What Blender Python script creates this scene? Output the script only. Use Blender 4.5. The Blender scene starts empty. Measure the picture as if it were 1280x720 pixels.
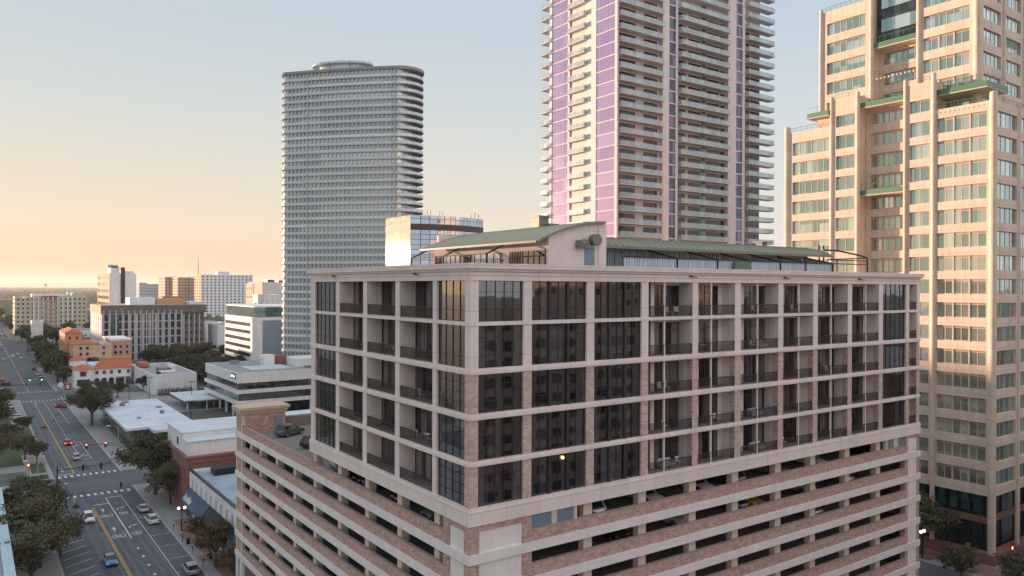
import bpy, math, random
from mathutils import Vector, Matrix
R=math.radians
random.seed(7)
scn=bpy.context.scene
COL=scn.collection
# ------------------------------------------------------------------ materials
MATS={}
def nmat(name):
    m=bpy.data.materials.new(name); m.use_nodes=True
    nt=m.node_tree; b=nt.nodes['Principled BSDF']; MATS[name]=m
    return m,nt,b
def N(nt,t,**k):
    n=nt.nodes.new(t)
    for a,v in k.items(): setattr(n,a,v)
    return n
def plain(name,col,rough=.8,metal=0.,var=.12,scale=.6,bump=0.,spec=None,fine=0.,streak=0.,panel=None):
    m,nt,b=nmat(name)
    tc=N(nt,'ShaderNodeTexCoord')
    no=N(nt,'ShaderNodeTexNoise'); no.inputs['Scale'].default_value=scale; no.inputs['Detail'].default_value=8; no.inputs['Roughness'].default_value=.65
    nt.links.new(tc.outputs['Object'],no.inputs['Vector'])
    mr=N(nt,'ShaderNodeMapRange'); mr.inputs['From Min'].default_value=.3; mr.inputs['From Max'].default_value=.7
    mr.inputs['To Min'].default_value=1-var; mr.inputs['To Max'].default_value=1+var
    nt.links.new(no.outputs['Fac'],mr.inputs['Value'])
    mx=N(nt,'ShaderNodeVectorMath',operation='SCALE'); mx.inputs[0].default_value=col[:3]
    nt.links.new(mr.outputs['Result'],mx.inputs['Scale'])
    out=mx.outputs['Vector']
    if fine:
        n2=N(nt,'ShaderNodeTexNoise'); n2.inputs['Scale'].default_value=scale*14; n2.inputs['Detail'].default_value=4
        nt.links.new(tc.outputs['Object'],n2.inputs['Vector'])
        m2=N(nt,'ShaderNodeMapRange'); m2.inputs['From Min'].default_value=.3; m2.inputs['From Max'].default_value=.7
        m2.inputs['To Min'].default_value=1-fine; m2.inputs['To Max'].default_value=1+fine
        nt.links.new(n2.outputs['Fac'],m2.inputs['Value'])
        v2=N(nt,'ShaderNodeVectorMath',operation='SCALE'); nt.links.new(out,v2.inputs[0]); nt.links.new(m2.outputs['Result'],v2.inputs['Scale']); out=v2.outputs['Vector']
    if streak:
        mp=N(nt,'ShaderNodeMapping'); mp.inputs['Scale'].default_value=(1.6,1.6,.09); nt.links.new(tc.outputs['Object'],mp.inputs['Vector'])
        n3=N(nt,'ShaderNodeTexNoise'); n3.inputs['Scale'].default_value=1.; n3.inputs['Detail'].default_value=6; n3.inputs['Roughness'].default_value=.7; nt.links.new(mp.outputs[0],n3.inputs['Vector'])
        m3=N(nt,'ShaderNodeMapRange'); m3.inputs['From Min'].default_value=.35; m3.inputs['From Max'].default_value=.65; m3.inputs['To Min'].default_value=1-streak; m3.inputs['To Max'].default_value=1+streak*.5
        nt.links.new(n3.outputs['Fac'],m3.inputs['Value']); v3=N(nt,'ShaderNodeVectorMath',operation='SCALE'); nt.links.new(out,v3.inputs[0]); nt.links.new(m3.outputs['Result'],v3.inputs['Scale']); out=v3.outputs['Vector']
    if panel:
        v,_=wallvec(nt); t=N(nt,'ShaderNodeTexBrick',offset=0.); nt.links.new(v,t.inputs['Vector']); t.inputs['Scale'].default_value=1; t.inputs['Brick Width'].default_value=panel[0]; t.inputs['Row Height'].default_value=panel[1]; t.inputs['Mortar Size'].default_value=.03; t.inputs['Mortar Smooth'].default_value=.3
        t.inputs['Color1'].default_value=(1.04,1.03,1.02,1); t.inputs['Color2'].default_value=(.95,.95,.96,1); t.inputs['Mortar'].default_value=(.72,.70,.69,1)
        v4=N(nt,'ShaderNodeVectorMath',operation='MULTIPLY'); nt.links.new(out,v4.inputs[0]); nt.links.new(t.outputs['Color'],v4.inputs[1]); out=v4.outputs['Vector']
    nt.links.new(out,b.inputs['Base Color'])
    b.inputs['Roughness'].default_value=rough; b.inputs['Metallic'].default_value=metal
    if spec is not None: b.inputs['Specular IOR Level'].default_value=spec
    if bump:
        bp=N(nt,'ShaderNodeBump'); bp.inputs['Distance'].default_value=bump; bp.inputs['Strength'].default_value=.5
        nt.links.new(no.outputs['Fac'],bp.inputs['Height']); nt.links.new(bp.outputs['Normal'],b.inputs['Normal'])
    return m
def wallvec(nt):
    # horizontal run along either wall direction, height upwards
    tc=N(nt,'ShaderNodeTexCoord'); s=N(nt,'ShaderNodeSeparateXYZ'); nt.links.new(tc.outputs['Object'],s.inputs[0])
    a=N(nt,'ShaderNodeMath',operation='ADD'); nt.links.new(s.outputs['X'],a.inputs[0]); nt.links.new(s.outputs['Y'],a.inputs[1])
    c=N(nt,'ShaderNodeCombineXYZ'); nt.links.new(a.outputs[0],c.inputs['X']); nt.links.new(s.outputs['Z'],c.inputs['Y'])
    return c.outputs[0],tc
def brick(name,c1,c2,mort,bw=.42,bh=.16,ms=.018,rough=.9):
    m,nt,b=nmat(name); v,tc=wallvec(nt)
    t=N(nt,'ShaderNodeTexBrick'); nt.links.new(v,t.inputs['Vector'])
    t.inputs['Color1'].default_value=(*c1,1); t.inputs['Color2'].default_value=(*c2,1); t.inputs['Mortar'].default_value=(*mort,1)
    t.inputs['Scale'].default_value=1; t.inputs['Brick Width'].default_value=bw; t.inputs['Row Height'].default_value=bh; t.inputs['Mortar Size'].default_value=ms
    no=N(nt,'ShaderNodeTexNoise'); no.inputs['Scale'].default_value=1.3; no.inputs['Detail'].default_value=9; no.inputs['Roughness'].default_value=.8
    nt.links.new(tc.outputs['Object'],no.inputs['Vector'])
    mr=N(nt,'ShaderNodeMapRange'); mr.inputs['From Min'].default_value=.3; mr.inputs['From Max'].default_value=.7; mr.inputs['To Min'].default_value=.72; mr.inputs['To Max'].default_value=1.28
    nt.links.new(no.outputs['Fac'],mr.inputs['Value'])
    s=N(nt,'ShaderNodeVectorMath',operation='SCALE'); nt.links.new(t.outputs['Color'],s.inputs[0]); nt.links.new(mr.outputs['Result'],s.inputs['Scale'])
    nt.links.new(s.outputs['Vector'],b.inputs['Base Color']); b.inputs['Roughness'].default_value=rough
    return m
def glass(name,c1,c2,metal=0.,rough=.05,ior=1.55,cell=(1.1,3.0),wave=.0,wscale=.5,grid=None,gcol=(.03,.03,.035),gw=.06):
    """opaque window glass: mirror-like coat over rooms/blinds that differ from pane to pane"""
    m,nt,b=nmat(name); v,tc=wallvec(nt)
    mp=N(nt,'ShaderNodeVectorMath',operation='DIVIDE'); mp.inputs[1].default_value=(cell[0],cell[1],1)
    nt.links.new(v,mp.inputs[0]); fl=N(nt,'ShaderNodeVectorMath',operation='FLOOR'); nt.links.new(mp.outputs[0],fl.inputs[0])
    oi=N(nt,'ShaderNodeObjectInfo')
    av=N(nt,'ShaderNodeVectorMath',operation='ADD'); nt.links.new(fl.outputs[0],av.inputs[0])
    cb=N(nt,'ShaderNodeCombineXYZ'); mu=N(nt,'ShaderNodeMath',operation='MULTIPLY'); mu.inputs[1].default_value=97.
    nt.links.new(oi.outputs['Random'],mu.inputs[0]); nt.links.new(mu.outputs[0],cb.inputs['Z']); nt.links.new(cb.outputs[0],av.inputs[1])
    wn=N(nt,'ShaderNodeTexWhiteNoise',noise_dimensions='3D'); nt.links.new(av.outputs[0],wn.inputs['Vector'])
    pw=N(nt,'ShaderNodeMath',operation='POWER'); pw.inputs[1].default_value=2.2; nt.links.new(wn.outputs['Value'],pw.inputs[0])
    mx=N(nt,'ShaderNodeMix',data_type='RGBA'); mx.inputs['A'].default_value=(*c1,1); mx.inputs['B'].default_value=(*c2,1)
    nt.links.new(pw.outputs[0],mx.inputs['Factor'])
    col=mx.outputs['Result']
    b.inputs['Roughness'].default_value=rough; b.inputs['Metallic'].default_value=metal; b.inputs['IOR'].default_value=ior
    if grid:
        t=N(nt,'ShaderNodeTexBrick',offset=0.); nt.links.new(v,t.inputs['Vector'])
        t.inputs['Scale'].default_value=1; t.inputs['Brick Width'].default_value=grid[0]; t.inputs['Row Height'].default_value=grid[1]; t.inputs['Mortar Size'].default_value=gw; t.inputs['Mortar Smooth'].default_value=0
        m2=N(nt,'ShaderNodeMix',data_type='RGBA'); nt.links.new(t.outputs['Fac'],m2.inputs['Factor']); nt.links.new(col,m2.inputs['A']); m2.inputs['B'].default_value=(*gcol,1); col=m2.outputs['Result']
        mm=N(nt,'ShaderNodeMapRange'); mm.inputs['To Min'].default_value=metal; mm.inputs['To Max'].default_value=0; nt.links.new(t.outputs['Fac'],mm.inputs['Value']); nt.links.new(mm.outputs['Result'],b.inputs['Metallic'])
        mr=N(nt,'ShaderNodeMapRange'); mr.inputs['To Min'].default_value=rough; mr.inputs['To Max'].default_value=.6; nt.links.new(t.outputs['Fac'],mr.inputs['Value']); nt.links.new(mr.outputs['Result'],b.inputs['Roughness'])
    nt.links.new(col,b.inputs['Base Color'])
    if wave:
        no=N(nt,'ShaderNodeTexNoise'); no.inputs['Scale'].default_value=wscale; no.inputs['Detail'].default_value=2
        ad=N(nt,'ShaderNodeVectorMath',operation='ADD'); nt.links.new(tc.outputs['Object'],ad.inputs[0]); nt.links.new(wn.outputs['Color'],ad.inputs[1])
        nt.links.new(ad.outputs[0],no.inputs['Vector'])
        bp=N(nt,'ShaderNodeBump'); bp.inputs['Distance'].default_value=wave; bp.inputs['Strength'].default_value=1
        nt.links.new(no.outputs['Fac'],bp.inputs['Height']); nt.links.new(bp.outputs['Normal'],b.inputs['Normal'])
    return m
def leaf(name,c1,c2,scale=.35):
    m,nt,b=nmat(name); tc=N(nt,'ShaderNodeTexCoord'); oi=N(nt,'ShaderNodeObjectInfo')
    no=N(nt,'ShaderNodeTexNoise'); no.inputs['Scale'].default_value=scale; no.inputs['Detail'].default_value=9; no.inputs['Roughness'].default_value=.8
    nt.links.new(tc.outputs['Object'],no.inputs['Vector'])
    cr=N(nt,'ShaderNodeValToRGB'); cr.color_ramp.elements[0].position=.35; cr.color_ramp.elements[1].position=.66
    cr.color_ramp.elements[0].color=(*c1,1); cr.color_ramp.elements[1].color=(*c2,1)
    nt.links.new(no.outputs['Fac'],cr.inputs['Fac'])
    mr=N(nt,'ShaderNodeMapRange'); mr.inputs['To Min'].default_value=.75; mr.inputs['To Max'].default_value=1.3; nt.links.new(oi.outputs['Random'],mr.inputs['Value'])
    s=N(nt,'ShaderNodeVectorMath',operation='SCALE'); nt.links.new(cr.outputs['Color'],s.inputs[0]); nt.links.new(mr.outputs['Result'],s.inputs['Scale'])
    nt.links.new(s.outputs['Vector'],b.inputs['Base Color']); b.inputs['Roughness'].default_value=.75; b.inputs['Specular IOR Level'].default_value=.25
    return m
def emit(name,col,st):
    m,nt,b=nmat(name); b.inputs['Emission Color'].default_value=(*col,1); b.inputs['Emission Strength'].default_value=st; b.inputs['Base Color'].default_value=(*[c*.5 for c in col],1); return m

BEIGE=plain('painted_stucco_beige',(.75,.645,.60),.85,var=.07,scale=.35,fine=.04,streak=.04,panel=(3.5,3.75))
BAND=plain('painted_band_pale',(.74,.685,.65),.85,var=.08,scale=.5,fine=.05,streak=.05)
CREAMCOL=plain('column_cream',(.62,.52,.42),.85,var=.08,scale=.8)
BRK=brick('red_brick',(.34,.18,.145),(.53,.335,.28),(.50,.40,.36))
BRK2=brick('pale_pink_brick',(.42,.27,.235),(.60,.43,.38),(.58,.48,.44))
BRKD=brick('dark_red_brick',(.20,.075,.06),(.28,.12,.10),(.25,.16,.14))
DKGLASS=glass('dark_window_glass',(.009,.009,.012),(.075,.07,.075),0,.02,2.3,(1.2,3.75),wave=.010,wscale=.33)
BALGL=glass('balcony_door_glass',(.012,.010,.012),(.24,.20,.19),0,.06,1.6,(.9,3.75),wave=.02)
FRAME=plain('dark_window_frame',(.035,.03,.032),.5,var=.1)
RAIL=plain('dark_bronze_rail',(.05,.035,.032),.5,.3,var=.1)
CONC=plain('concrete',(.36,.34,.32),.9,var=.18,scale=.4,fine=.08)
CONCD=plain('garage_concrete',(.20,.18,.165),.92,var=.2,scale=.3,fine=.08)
COPING=plain('brick_coping',(.33,.25,.22),.9)
GREENROOF=plain('green_metal_roof',(.215,.23,.165),.5,.15,var=.10,scale=.5)
PALEGL=glass('pale_reflective_panel',(.40,.48,.52),(.55,.62,.66),.0,.5,1.5,(.35,9),grid=(.36,9),gcol=(.10,.13,.15),gw=.03)
LOUV=plain('blue_grey_louvre',(.20,.25,.32),.6,var=.08)
STEEL=plain('dark_steel',(.025,.028,.032),.45,.5,var=.1)
DUCT=plain('weathered_duct',(.20,.20,.17),.6,.3)
WHITE=plain('white_paint',(.74,.74,.73),.75,var=.09,scale=.4,fine=.05,streak=.10)
WHITER=plain('white_roof_membrane',(.56,.62,.66),.8,var=.16,scale=.12,fine=.06)
GREYR=plain('grey_roof_gravel',(.30,.31,.33),.9,var=.25,scale=.25,fine=.1)
BLUER=plain('blue_grey_roof',(.30,.37,.44),.85,var=.22,scale=.2,fine=.08)
TILE=plain('terracotta_tiles',(.42,.13,.07),.85,var=.2,scale=1.2,fine=.2)
TANST=plain('tan_precast',(.65,.535,.44),.85,var=.08,scale=.25,fine=.06,streak=.14,panel=(2.9,2.05))
TANTR=plain('tan_window_trim',(.55,.42,.32),.8,var=.1)
TEALGL=glass('teal_window_glass',(.26,.38,.36),(.62,.73,.68),.75,.07,1.6,(1.45,4.63),wave=.03,wscale=.4)
TEALDK=glass('lobby_glass',(.015,.02,.022),(.06,.08,.08),.0,.05,1.6,(1.5,2.4),wave=.02)
GREENMT=plain('green_planter_metal',(.085,.19,.125),.45,.3,var=.15,scale=2)
GREENGL=glass('green_guard_glass',(.06,.22,.15),(.12,.30,.2),.3,.15,1.5,(1.2,3))
PINKST=plain('pale_pink_concrete',(.70,.63,.62),.85,var=.06,scale=.3,fine=.03,streak=.08)
PURPGL=glass('mauve_curtain_glass',(.44,.33,.54),(.57,.45,.65),.7,.12,1.6,(7.3,3.36),wave=.01,grid=(1.4,50),gcol=(.38,.30,.42),gw=.02)  # mauve of the reflected dusk sky is put into the tint
BLUGL=glass('blue_dark_glass',(.05,.05,.08),(.22,.22,.32),.5,.06,1.6,(1.2,3.35))
SLABW=plain('pale_balcony_slab',(.56,.55,.56),.85,var=.08)
GUARD=glass('balcony_guard_glass',(.44,.54,.56),(.62,.70,.71),.25,.2,1.5,(1.3,3.35),grid=(1.3,50),gcol=(.5,.5,.48),gw=.05)
DARKDOOR=glass('dark_sliding_door',(.02,.018,.02),(.07,.055,.06),.0,.08,1.5,(1.3,3.35))
nt=GUARD.node_tree; pb=nt.nodes['Principled BSDF']; tr=nt.nodes.new('ShaderNodeBsdfTransparent'); tr.inputs[0].default_value=(.86,.93,.92,1); ms=nt.nodes.new('ShaderNodeMixShader'); ms.inputs[0].default_value=.55
nt.links.new(tr.outputs[0],ms.inputs[1]); nt.links.new(pb.outputs[0],ms.inputs[2]); nt.links.new(ms.outputs[0],nt.nodes['Material Output'].inputs['Surface'])
CURVSL=plain('grey_slab_edge',(.24,.26,.28),.8,var=.08)
CURVGU=glass('pale_guard_band',(.48,.56,.58),(.62,.69,.70),.15,.35,1.5,(2.6,3.25),grid=(2.6,50),gcol=(.2,.22,.24),gw=.06)
CURVGL=glass('tower_blue_glass',(.30,.36,.38),(.60,.64,.64),.4,.2,1.6,(1.3,3.25))
CURVFIN=plain('pale_fin',(.50,.53,.55),.8)
MIRGL=glass('mirror_curtain_wall',(.31,.37,.44),(.45,.52,.60),.9,.018,1.6,(2.0,1.75),wave=.004,wscale=.12,grid=(2.,1.75),gcol=(.10,.11,.14),gw=.09)
MIRBAND=plain('brown_louvre_band',(.05,.035,.035),.6)
ASPH=plain('asphalt',(.095,.10,.115),.9,var=.25,scale=.12,fine=.10)
ASPH2=plain('asphalt_side_street',(.10,.105,.118),.9,var=.2,scale=.1,fine=.1)
SIDEW=plain('pavement_concrete',(.26,.255,.25),.9,var=.15,scale=.3,fine=.07)
PAVER=brick('red_pavers',(.20,.10,.085),(.28,.16,.14),(.18,.13,.12),.5,.25)
KERB=plain('kerb_concrete',(.36,.35,.34),.9)
LINEW=plain('road_paint_white',(.60,.60,.60),.8,var=.25,scale=1.5,fine=.2)
LINEY=plain('road_paint_yellow',(.55,.33,.08),.8,var=.25,scale=1.5,fine=.2)
GRASS=plain('lawn_grass',(.055,.075,.03),.95,var=.3,scale=.5,fine=.2)
GROUND=plain('city_ground',(.10,.105,.085),.95,var=.45,scale=.02,fine=.35)
BARK=plain('bark',(.10,.08,.065),.95,var=.25,scale=3)
LEAF1=leaf('oak_leaves',(.03,.032,.02),(.15,.145,.08))
LEAF2=leaf('autumn_leaves',(.045,.035,.018),(.19,.135,.06),.5)
LEAF3=leaf('grey_green_leaves',(.035,.038,.026),(.18,.175,.11))
PALML=leaf('palm_fronds',(.04,.05,.02),(.12,.13,.05),.8)
TYRE=plain('tyre_rubber',(.02,.02,.02),.9)
RIM=plain('alloy_rim',(.35,.35,.36),.35,.7)
CARGL=glass('car_window_glass',(.01,.012,.014),(.02,.022,.025),0,.04,1.6,(9,9))
HEADL=plain('headlight_lens',(.75,.75,.72),.2)
HEADON=emit('headlight_lit',(1,.95,.85),2)
TAILL=plain('tail_light_lens',(.35,.02,.02),.3)
TAILON=emit('tail_light_lit',(1,.05,.03),2.5)
REDLIT=emit('signal_red_lit',(1,.10,.03),4)
GREENLIT=emit('signal_green_lit',(.15,1,.35),3)
LAMPLIT=emit('street_lamp_lit',(1,.93,.8),1.3)
WARMLIT=emit('room_lamp_lit',(1,.62,.28),.5)
SIGNLIT=emit('lit_sign_letters',(.75,.9,1.),.55)
SIGNGREEN=plain('sign_green',(.01,.28,.12),.5)
AWNB=plain('blue_awning_cloth',(.05,.10,.16),.8,var=.2)
AWND=plain('charcoal_awning_cloth',(.035,.035,.04),.8,var=.2)
YPLAST=plain('yellow_equipment',(.45,.28,.04),.5)
SKIN=plain('skin',(.35,.2,.14),.7); CLOTHD=plain('dark_clothes',(.02,.02,.03),.9)
ORANGEST=plain('ochre_stucco',(.52,.30,.15),.85,var=.12); PINKS=plain('salmon_stucco',(.50,.31,.25),.85,var=.12)
BROWNP=plain('brown_panel',(.33,.15,.07),.8,var=.1); BROWND=plain('brown_dark_strip',(.06,.03,.025),.8)
OLIVE=plain('olive_stucco',(.48,.45,.33),.85,var=.1); GREYV=plain('grey_concrete_fins',(.47,.46,.47),.85,var=.1)
ATTIC=plain('weathered_brown_attic',(.17,.13,.115),.85,var=.35,scale=.5,fine=.2)
FARGL=glass('far_window_glass',(.03,.035,.045),(.10,.11,.13),.2,.12,1.5,(3,3))
FINGL=glass('dark_strip_glass',(.015,.02,.025),(.05,.07,.075),.1,.08,1.6,(3,3))
FARTEAL=glass('far_teal_glass',(.05,.12,.12),(.14,.26,.25),.4,.1,1.5,(3,2))
TEALROOF=plain('pale_blue_parapet',(.40,.51,.54),.8,var=.1)
PEACH=plain('peach_stucco',(.56,.42,.32),.85,var=.1)

# ------------------------------------------------------------------ mesh helpers
class MB:
    def __init__(s): s.v=[];s.f=[];s.m=[]
    def quad(s,a,b,c,d,m=0):
        n=len(s.v); s.v+= [a,b,c,d]; s.f.append((n,n+1,n+2,n+3)); s.m.append(m)
    def poly(s,pts,m=0):
        n=len(s.v); s.v+=pts; s.f.append(tuple(range(n,n+len(pts)))); s.m.append(m)
    def box(s,x0,y0,z0,x1,y1,z1,m=0):
        if x0>x1:x0,x1=x1,x0
        if y0>y1:y0,y1=y1,y0
        if z0>z1:z0,z1=z1,z0
        n=len(s.v)
        s.v+=[(x0,y0,z0),(x1,y0,z0),(x1,y1,z0),(x0,y1,z0),(x0,y0,z1),(x1,y0,z1),(x1,y1,z1),(x0,y1,z1)]
        for f in ((0,3,2,1),(4,5,6,7),(0,1,5,4),(1,2,6,5),(2,3,7,6),(3,0,4,7)):
            s.f.append(tuple(n+i for i in f)); s.m.append(m)
        return s
    def prism(s,pts,z0,z1,m=0,mt=None):
        # counter-clockwise outline
        n=len(s.v);k=len(pts)
        s.v+=[(p[0],p[1],z0) for p in pts]+[(p[0],p[1],z1) for p in pts]
        for i in range(k):
            j=(i+1)%k; s.f.append((n+i,n+j,n+k+j,n+k+i)); s.m.append(m)
        s.f.append(tuple(n+k+i for i in range(k))); s.m.append(m if mt is None else mt)
        s.f.append(tuple(n+i for i in reversed(range(k)))); s.m.append(m)
        return s
    def tube(s,p,q,r,r2=None,n=8,m=0):
        p=Vector(p);q=Vector(q);d=(q-p)
        if d.length<1e-6: return s
        d.normalize(); a=d.orthogonal().normalized(); b=d.cross(a); r2=r if r2 is None else r2
        k=len(s.v)
        for i in range(n):
            t=2*math.pi*i/n; o=a*math.cos(t)+b*math.sin(t); s.v.append(tuple(p+o*r))
        for i in range(n):
            t=2*math.pi*i/n; o=a*math.cos(t)+b*math.sin(t); s.v.append(tuple(q+o*r2))
        for i in range(n):
            j=(i+1)%n; s.f.append((k+i,k+j,k+n+j,k+n+i)); s.m.append(m)
        s.f.append(tuple(k+i for i in reversed(range(n)))); s.m.append(m); s.f.append(tuple(k+n+i for i in range(n))); s.m.append(m)
        return s
    def path(s,pts,r,n=6,m=0):
        for a,b in zip(pts,pts[1:]): s.tube(a,b,r,n=n,m=m)
        return s
    def ball(s,c,r,m=0,n=8,k=5,sq=(1,1,1)):
        rows=[]
        for i in range(k+1):
            ph=math.pi*i/k; row=[]
            for j in range(n):
                t=2*math.pi*j/n; row.append(len(s.v)); s.v.append((c[0]+r*sq[0]*math.sin(ph)*math.cos(t),c[1]+r*sq[1]*math.sin(ph)*math.sin(t),c[2]+r*sq[2]*math.cos(ph)))
            rows.append(row)
        for i in range(k):
            for j in range(n):
                jj=(j+1)%n; s.f.append((rows[i][j],rows[i+1][j],rows[i+1][jj],rows[i][jj])); s.m.append(m)
        return s
    def mesh(s,name,mats,off=(0,0,0),smooth=False):
        me=bpy.data.meshes.new(name)
        me.from_pydata([(a[0]-off[0],a[1]-off[1],a[2]-off[2]) for a in s.v],[],s.f)
        for mt in (mats if isinstance(mats,(list,tuple)) else [mats]): me.materials.append(mt)
        me.polygons.foreach_set('material_index',s.m)
        if smooth: me.polygons.foreach_set('use_smooth',[True]*len(s.f))
        me.update(); return me
def thing(name,label,cat,loc=(0,0,0),group=None,rz=0):
    o=bpy.data.objects.new(name,None); COL.objects.link(o); o.location=loc; o.rotation_euler=(0,0,rz); o.empty_display_size=.5
    o['label']=label; o['category']=cat
    if group: o['group']=group
    return o
def wloc(p):
    l=Vector(p.location)
    if p.parent: l=l+wloc(p.parent)
    return l
def part(p,name,mb,mats,label=None,kind=None,smooth=False,local=False):
    me=mb.mesh(name,mats,(0,0,0) if (local or p is None) else wloc(p),smooth)
    o=bpy.data.objects.new(name,me); COL.objects.link(o)
    if p: o.parent=p
    if label: o['label']=label
    if kind: o['kind']=kind
    return o
def single(name,mb,mats,label,cat,group=None,smooth=False,org=None):
    if org is None: org=mb.v[0]
    me=mb.mesh(name,mats,org,smooth)
    o=bpy.data.objects.new(name,me); COL.objects.link(o); o.location=org; o['label']=label; o['category']=cat
    if group:o['group']=group
    return o
def struct(name,mb,mats,kind='structure'):
    o=part(None,name,mb,mats); o['kind']=kind; return o
def meshpart(p,name,me,loc=(0,0,0),rz=0):
    o=bpy.data.objects.new(name,me); COL.objects.link(o); o.parent=p; o.location=loc; o.rotation_euler=(0,0,rz); return o
def copy_tree(o,loc=None,rz=None,parent=None,label=None,sc=None,group=None):
    c=o.copy(); COL.objects.link(c); c.parent=parent
    if parent: c.matrix_parent_inverse=o.matrix_parent_inverse.copy()
    for ch in o.children: copy_tree(ch,parent=c)
    if loc is not None: c.location=loc
    if rz is not None: c.rotation_euler=(0,0,rz)
    if sc: c.scale=sc if isinstance(sc,tuple) else (sc,sc,sc)
    if label: c['label']=label
    if group: c['group']=group
    return c
def delete_tree(o):
    for ch in list(o.children): delete_tree(ch)
    bpy.data.objects.remove(o)
def text_mb(mb,s,pos,size,xdir,ydir,m=0,sx=1.,ext=0.0):
    """flat letters laid with x along xdir and y along ydir"""
    cu=bpy.data.curves.new('t','FONT'); cu.body=s; cu.size=size; cu.extrude=ext
    ob=bpy.data.objects.new('t',cu); COL.objects.link(ob)
    dg=bpy.context.evaluated_depsgraph_get(); me=bpy.data.meshes.new_from_object(ob.evaluated_get(dg))
    xd=Vector(xdir);yd=Vector(ydir);zd=xd.cross(yd); n=len(mb.v)
    for v in me.vertices:
        p=Vector(pos)+xd*v.co.x*sx+yd*v.co.y+zd*v.co.z; mb.v.append(tuple(p))
    for p in me.polygons: mb.f.append(tuple(n+i for i in p.vertices)); mb.m.append(m)
    bpy.data.objects.remove(ob); bpy.data.curves.remove(cu); bpy.data.meshes.remove(me)

# A facade: a wall of piers and spandrels standing in front of recessed windows.
# axis 'x' = plane X=c running along Y (outward -X), 'y' = plane Y=c running along X (outward -Y); 
def fbox(mb,axis,a0,a1,z0,z1,c0,c1,m=0):
    if axis=='x': mb.box(c0,a0,z0,c1,a1,z1,m)
    else: mb.box(a0,c0,z0,a1,c1,z1,m)
def facade(mb,axis,c,alo,ahi,segs,zs,zlo,zhi,depth=.45,m=0,proud=.0,mp=None):
    segs=sorted(segs); zs=sorted(zs); e=alo
    if mp is None: mp=m
    for (a0,a1) in segs+[(ahi,ahi)]:
        if a0>e+.001: fbox(mb,axis,e,a0,zlo,zhi,c-proud,c+depth,mp)
        e=a1
    for (a0,a1) in segs:
        e=zlo
        for (z0,z1) in zs+[(zhi,zhi)]:
            if z0>e+.001: fbox(mb,axis,a0,a1,e,z0,c,c+depth,m)
            e=z1
def window_mesh(name,axis,w,h,n,glassm,framem,fr=.08,rows=(),depth=.12):
    """local window: run along +Y (axis x) or +X (axis y) from 0..w, height 0..h, glass at depth 0.06, frame proud"""
    mb=MB(); fbox(mb,axis,0,w,0,h,.06,.06+depth,0)
    for i in range(n+1):
        a=(w-fr)*i/n; wd=.26 if (n==6 and i in(2,4)) else fr; fbox(mb,axis,a-(wd-fr)/2,a+fr+(wd-fr)/2,0,h,-.12 if wd>fr else 0,.055,1)
    for z in (0,h-fr)+((h-fr*3,) if n==6 else ())+tuple(r*h for r in rows): fbox(mb,axis,fr,w-fr,z,z+fr,.003,.052,1)
    return mb.mesh(name,[glassm,framem])
WM={}
def window(p,axis,c,a0,a1,z0,z1,n,g,fr,inset=.4,f=.08,rows=(),name='window'):
    k=(name,axis,round(a1-a0,2),round(z1-z0,2),n,g.name,fr.name,f,tuple(rows))
    if k not in WM: WM[k]=window_mesh(name,axis,a1-a0,z1-z0,n,g,fr,f,rows)
    loc=Vector((c+inset,a0,z0) if axis=='x' else (a0,c+inset,z0))-wloc(p)
    return meshpart(p,name,WM[k],loc)
def merge_windows(p,lst,g,fr):
    """beyond the hundred largest windows of one building the rest are a single part"""
    mb=MB()
    for (axis,c,a0,a1,z0,z1,n,inset,f) in lst:
        fbox(mb,axis,a0,a1,z0,z1,c+inset+.06,c+inset+.15,0)
        for i in range(n+1):
            a=a0+(a1-a0-f)*i/n; fbox(mb,axis,a,a+f,z0,z1,c+inset,c+inset+.055,1)
        for z in (z0,z1-f): fbox(mb,axis,a0+f,a1-f,z,z+f,c+inset+.003,c+inset+.052,1)
    if lst: part(p,'window',mb,[g,fr],kind='stuff')
#@@SETTING
# ================================================================== MAIN BUILDING
X0,X1,Y0,Y1=33.1,104.6,52.6,87.9
GY1=118.8
RX=[33.1,33.98,38.52,39.4,45.6,46.5,52.5,53.4,59.65,60.45,66.25,67.2,73.7,74.6,80.3,81.2,87.45,88.35,94.45,95.4,101.1,101.9,103.85,104.6]
LY=[52.6,53.45,58.1,58.8,65.1,66.0,72.4,73.3,79.5,80.4,86.75,87.9]
RB=[(RX[i],RX[i+1]) for i in range(1,len(RX)-1,2)]     # openings between columns on the long face
LB=[(LY[i],LY[i+1]) for i in range(1,len(LY)-1,2)]
WZ=[(28.95,32.3),(32.75,36.1),(36.6,39.8),(40.3,43.8),(44.12,47.5)]
blk=thing('apartment_block','five floors of beige and brick apartments standing over a brick and pale banded parking garage','building',(X0,Y0,0))
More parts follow.
